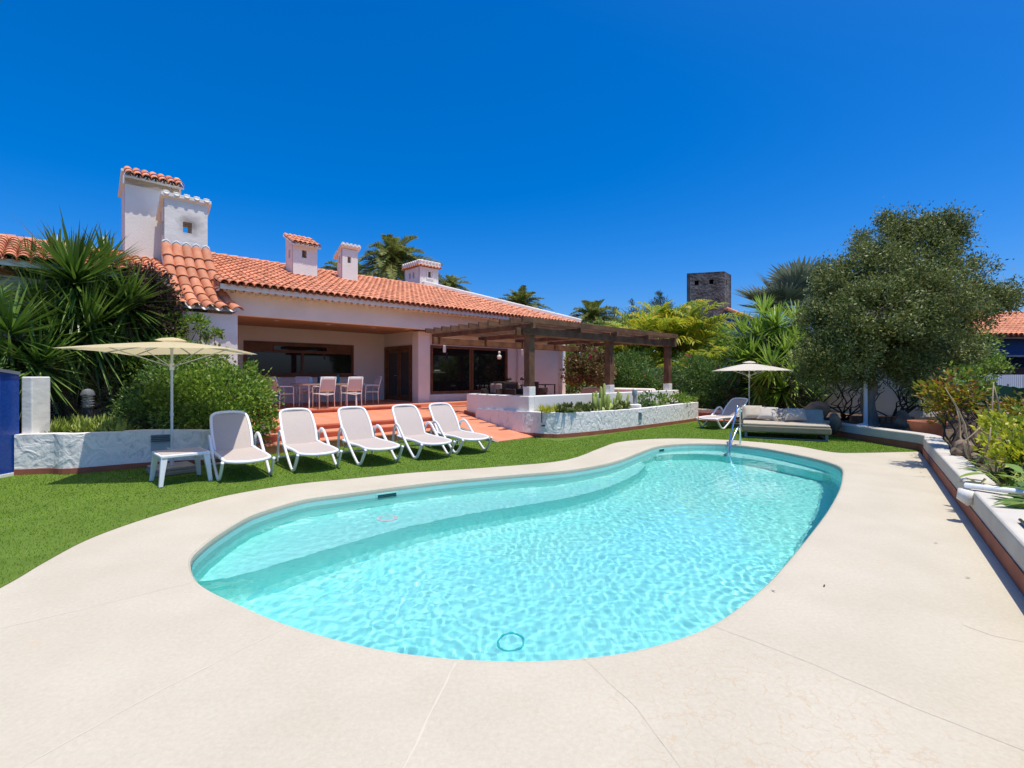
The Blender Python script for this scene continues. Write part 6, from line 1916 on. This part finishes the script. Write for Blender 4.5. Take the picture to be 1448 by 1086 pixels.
x, y, z = D(1380, 622, 7.4); rock('small dark rock at the foot of the yellow shrub', (x, y, .36), (.10, .10, .09), 5)
x, y, z = D(1155, 582, 14.2)
jr = thing('clay_jar', 'orange clay jar lying on its side behind the daybed', 'jar', (x, y, .25))
jm = MB().lathe([(.10, -.34), (.20, -.25), (.27, -.05), (.25, .15), (.16, .26), (.17, .32), (.14, .32), (.13, .25), (.21, .12), (.22, -.05), (.0, -.2)], (0, 0, 0), 18)
R3 = Matrix.Rotation(1.15, 4, 'Y') @ Matrix.Rotation(.4, 4, 'X')
jm.v = [tuple(R3 @ Vector(p) + Vector((x, y, .60))) for p in jm.v]
jm.build('body', M['jar'], jr, smooth=True)
MB().box(x - .3, x + .3, y - .15, y + .15, .22, .40).build('stand', M['rock'], jr, bevel=.05)
for x, y, lab in ((9.46, 11.12, 'wide terracotta pot standing in the corner of the kerbed bed'),):
    pt = thing('terracotta_pot', lab, 'plant pot', (x, y, .25))
    MB().lathe([(0, 0), (.26, .0), (.33, .26), (.35, .262), (.36, .33), (.33, .335), (.31, .30), (.0, .29)], (x, y, .25), 28).build('pot', M['pot'], pt, smooth='angle')
    MB().lathe([(.31, .305), (.15, .32), (0, .32)], (x, y, .25), 20).build('soil', M['soil'], pt)
# row of terracotta edging blocks behind the tree
for k in range(11):
    px = 1206 + k * 8.2
    x, y = G(px, 599 + .2 * k, .25)
    y += .6; x = (px - CX) / FPX * y
    o = MB().box(x - .07, x + .07, y - .05, y + .05, .2, .43).build('edging_block', M['pot'], None, bevel=.015)
    tag(o, 'upright terracotta edging block in the row behind the olive trunk', 'edging block', 'terracotta edging blocks')
shrub('croton', 'orange and green croton beside the terracotta pot', 'croton', [(*D(1342, 552, 8.6), .34, .3, .34), (*D(1366, 566, 8.4), .22, .25, .2), (*D(1330, 575, 8.8), .25, .25, .25)], 'croton_leaf', .10, .045, 1100, base=(*D(1352, 620, 8.2)[:2], .25), up=.6, flowers=('rust_bract', 10, .05), group='crotons in the right bed')
shrub('croton', 'leafy croton with pale bare stems before the green netting', 'croton', [(*D(1358, 538, 9.4), .34, .3, .26), (*D(1382, 552, 9.0), .20, .25, .16)], 'shrub_leaf', .09, .04, 1100, base=(*D(1375, 620, 8.4)[:2], .25), up=.6, flowers=('rust_bract', 14, .06), group='crotons in the right bed')
shrub('yellow_shrub', 'bright yellow-green shrub at the right edge', 'shrub', [(*D(1436, 604, 6.6), .28, .3, .18), (*D(1422, 628, 6.4), .22, .25, .18), (*D(1452, 640, 6.2), .36, .3, .3)], 'yellow_leaf', .085, .042, 1300, base=(*D(1435, 660, 6.4)[:2], .25), up=.7)
shrub('hanging_foliage', 'yellow-green tree foliage hanging at the right side of the olive crown', 'tree', [(*D(1345, 545, 15.4), .8, .5, .5), (*D(1310, 560, 15.0), .5, .4, .4), (*D(1388, 488, 15.5), .5, .4, .5), (*D(1402, 520, 15.0), .45, .4, .35), (*D(1370, 525, 15.2), .5, .4, .4)], 'shrub_leaf', .09, .04, 900, base=(*D(1385, 590, 15.2)[:2], .25))
def broad(label, c, n, R, w, m='broad_leaf', el=(.15, 1.2), group='broad-leaved plants in the right bed'):
    t = thing('broad_leaf_plant', label, 'plant', c, 0, group)
    q, mb = NP(), MB()
    az = rng.uniform(0, 2 * PI, n)
    e = rng.uniform(*el, n)
    d = np.stack([np.cos(az) * np.cos(e), np.sin(az) * np.cos(e), np.sin(e)], 1)
    L0 = R * rng.uniform(.5, .9, n)
    b = np.array(c) + d * L0[:, None] * np.array([1, 1, 1.1])
    for k in range(n): mb.tube([(c[0], c[1], c[2] - .02), tuple(np.array(c) + (b[k] - np.array(c)) * .5 + np.array([0, 0, .03])), tuple(b[k])], [.007, .006, .004], 5)
    d2 = nrm(d * np.array([1, 1, .25]) + rng.normal(size=(n, 3)) * .15)
    q.add(blades(b, d2, R * .85 * rng.uniform(.8, 1.15, n), w, .35, 5, .9, .42))
    q.build('leaves', M[m], t, smooth=True)
    mb.build('stalks', M['cactus'], t, smooth=True)
for lab, px, py, d, n_, R, w in (('broad-leaved green plant in the right bed by the kerb top', 1402, 668, 5.55, 22, .34, .10), ('broad-leaved plant at the right edge above the white spout', 1440, 678, 5.1, 24, .36, .11), ('narrow-leaved plant behind the broad-leaved ones', 1388, 650, 6.3, 26, .30, .06), ('broad-leaved plant right of the white spout, partly out of frame', 1475, 715, 4.5, 22, .36, .10)):
    x, y, z = D(px, py, d)
    broad(lab, (x + .30, y + .12, .26), n_, R, w)
# more planting in the right bed, towards the camera and deeper in
for lab, x, y, r, m_, l_ in (('leafy green bush in the right bed beyond the pool pole', 7.7, 5.0, .5, 'shrub_leaf', .09), ('dark green bush in the right bed nearest the camera', 5.6, 2.4, .5, 'oleander_leaf', .10), ('yellow-green bush deep in the right bed before the green netting', 9.9, 6.6, .6, 'yellow_leaf', .10),
                             ('tall green bush in the middle of the right bed', 10.4, 9.2, .7, 'shrub_leaf', .10), ('croton-like bush against the green netting', 12.2, 11.6, .6, 'croton_leaf', .11), ('dark bush against the green netting near the camera', 8.2, 3.2, .6, 'oleander_leaf', .11)):
    shrub('bed_bush', lab, 'bush', [(x, y, .25 + r * .75, r, r, r * .7), (x + r * .5, y - r * .4, .25 + r * .5, r * .6, r * .6, r * .5)], m_, l_, l_ * .45, 800, base=(x, y, .25), group='bushes in the right bed')
# dry stems and canes
cn = thing('dry_canes', 'dry bare canes leaning among the crotons', 'canes', (*D(1370, 630, 7.5)[:2], .25))
mb = MB()
for (a, b_, d) in (((1364, 600), (1336, 548), 7.6), ((1396, 625), (1405, 540), 7.2), ((1415, 595), (1404, 541), 7.2), ((1393, 640), (1401, 604), 6.4), ((1362, 625), (1390, 600), 7.4), ((1358, 620), (1352, 575), 7.8)):
    mb.tube([(*D(1375, 640, 7.3)[:2], .24), D(*a, d), D((a[0] + b_[0]) / 2 + 2, (a[1] + b_[1]) / 2, d), D(*b_, d)], [.016, .014, .011, .007], 6)
mb.build('canes', mat('cane', (.38, .28, .17), .8), cn, smooth=True)
MB().tube([(p[0], p[1], .2) for p in (D(1364, 600, 7.6), D(1396, 625, 7.2))], .008, 5)
# litter of dry leaves on the soil
lt = NP()
n = 2600
pp = np.stack([rng.uniform(5.2, 14, n), rng.uniform(3, 17, n), np.full(n, .262)], 1)
poly_bed = [(p.x, p.y) for p in inn] + [(12, 0), (14, 10), (13.6, 15)]
pp = pp[inside(pp[:, :2], poly_bed)]
dd = rdir(len(pp)) * np.array([1, 1, .15])
lt.add(leaf_quads(pp, nrm(dd), .06 * rng.uniform(.6, 1.3, len(pp)), .03, nvec=np.tile(np.array([0.1, .1, 1.0]), (len(pp), 1))))
lt.build('leaf_litter', M['yucca_dry'], None, kind='stuff')
gc = NP()
n = 2600
pp = np.stack([rng.uniform(5.4, 11, n), rng.uniform(4, 10.6, n), np.full(n, .25)], 1)
pp = pp[inside(pp[:, :2], [(p.x + .25, p.y) for p in KP if 3 < p.y < 11] + [(9, 3.5), (11.5, 7), (11, 10.6)])]
gc.add(blades(pp, nrm(rdir(len(pp)) * np.array([1, 1, .4]) + np.array([0, 0, .6])), .16 * rng.uniform(.5, 1.2, len(pp)), .025, .5, 3))
gc.build('ground_cover', M['broad_leaf'], None, kind='stuff')

# ------------------------------------------------------------------ things on the kerb wall
def on_kerb(px):
    r = (px - CX) / FPX
    k = (KC.x - r * KC.y) / (r * KD.y - KD.x)
    return KC + KD * k
kn = Vector((KD.y, -KD.x))                                 # towards the pool
p = on_kerb(1374)
sp_ = thing('white_spout', 'white plastic pipe ending in a mortar spout on the kerb wall', 'pipe', (p.x, p.y, .37))
a = Vector((p.x, p.y, .40)) + Vector((kn.x, kn.y, 0)) * .05
b = Vector((p.x, p.y, .44)) - Vector((kn.x * .9, kn.y * .9, 0)) + Vector((KD.x, KD.y, 0)) * .45
MB().tube([a, a.lerp(b, .5), b], .042, 12, flat=.7, ref=(0, 0, 1)).build('pipe', M['white_plastic'], sp_, smooth='angle')
p2_ = p + KD * .06
MB().tube([(p2_.x + kn.x * .05, p2_.y + kn.y * .05, .36), (p2_.x + kn.x * .06, p2_.y + kn.y * .06, .27), (p2_.x + kn.x * .02, p2_.y + kn.y * .02, .20)], [.07, .075, .03], 10).build('spout', M['stucco'], sp_, smooth=True)
p = on_kerb(1415)
pl_ = thing('pool_pole', 'aluminium telescopic pole lying along the top of the kerb wall', 'pole', (p.x, p.y, .37))
o_ = Vector((-kn.x, -kn.y)) * .12
for k, s in enumerate((0, .05)):
    MB().tube([(p.x + o_.x - kn.x * s, p.y + o_.y - kn.y * s, .385), (p.x + o_.x - kn.x * s + KD.x * 2.2, p.y + o_.y - kn.y * s + KD.y * 2.2, .385)], .014, 8).build('tube', M['chrome'], pl_, smooth='angle')
p = on_kerb(1366) - kn * .14
dlf = leaf_quads(np.array([[p.x, p.y, .372], [p.x - .02, p.y + .02, .375], [p.x + .08, p.y - .1, .372]]), nrm(np.array([[.6, .5, .3], [-.5, .7, .35], [.5, -.5, .2]])), .14, .09)
o = npmesh('dry_leaf', *dlf, M['dry_leaf'])
tag(o, 'curled dry tan leaves lying on the kerb wall top', 'leaf')
# a few fallen leaves on the deck
for k, (px, py) in enumerate(((1090, 834), (1327, 768), (1374, 818), (1303, 669), (1308, 675), (1165, 830))):
    x, y = G(px, py, .004)
    a = random.uniform(0, 6)
    o = npmesh('fallen_leaf', *leaf_quads(np.array([[x, y, .006]]), np.array([[math.cos(a), math.sin(a), .12]]), .045, .014, nvec=np.array([[.1, .0, 1.0]])), M['bark_dark'])
    tag(o, 'tiny dark dry leaf lying on the pale pool deck', 'leaf', 'dry leaves on the deck')

# ------------------------------------------------------------------ artificial grass blades
n = 760000
yy = 1.2 + 19.0 * rng.random(n) ** 1.6
xx = rng.uniform(-9, 9.2, n)
U_, C_ = xx * UX + yy * UY, xx * VX + yy * VY
ok = inside(np.stack([xx, yy], 1), lawn_outer)
ok &= ~((U_ > 2.95) & (U_ < 8.0) & (C_ > 10.66)) & ~((U_ > 7.83) & (U_ < 9.2) & (C_ > 8.80)) & ~((U_ >= 9.1) & (U_ < 17.1) & (C_ > 7.9)) & (C_ < 13)
fpoly = [(p.x, p.y) for p in PP]
lw_ = [(p.x + n_.x * .012, p.y + n_.y * .012) for p, n_ in zip(LP, LN)] + [(-5.5, 14), (-16, 14), (-16, 7.0)]
ok &= ~inside(np.stack([xx, yy], 1), lw_)
ok &= ~inside(np.stack([xx, yy], 1), fpoly) & ~((xx < -8.0) & (yy < 8.5))
ok &= np.abs(xx) / (yy + 1.5) < 1.35
xx, yy = xx[ok], yy[ok]
n = len(xx)
a = rng.uniform(0, 2 * PI, n)
lean = nrm(np.stack([np.cos(a) * .5 + .12 * np.sin(xx * 1.3 + yy), np.sin(a) * .5 + .12, np.ones(n)], 1))
hgt = rng.uniform(.010, .022, n)
wdt = np.clip(.0016 * yy, .0045, .016)
sv = nrm(np.stack([-np.sin(a), np.cos(a), np.zeros(n)], 1))
b_ = np.stack([xx, yy, np.full(n, .003)], 1)
V = np.stack([b_ - sv * wdt[:, None] * .5, b_ + sv * wdt[:, None] * .5, b_ + lean * hgt[:, None]], 1).reshape(-1, 3)
npmesh('grass', V, np.arange(3 * n).reshape(n, 3), M['grass'], None, kind='stuff')
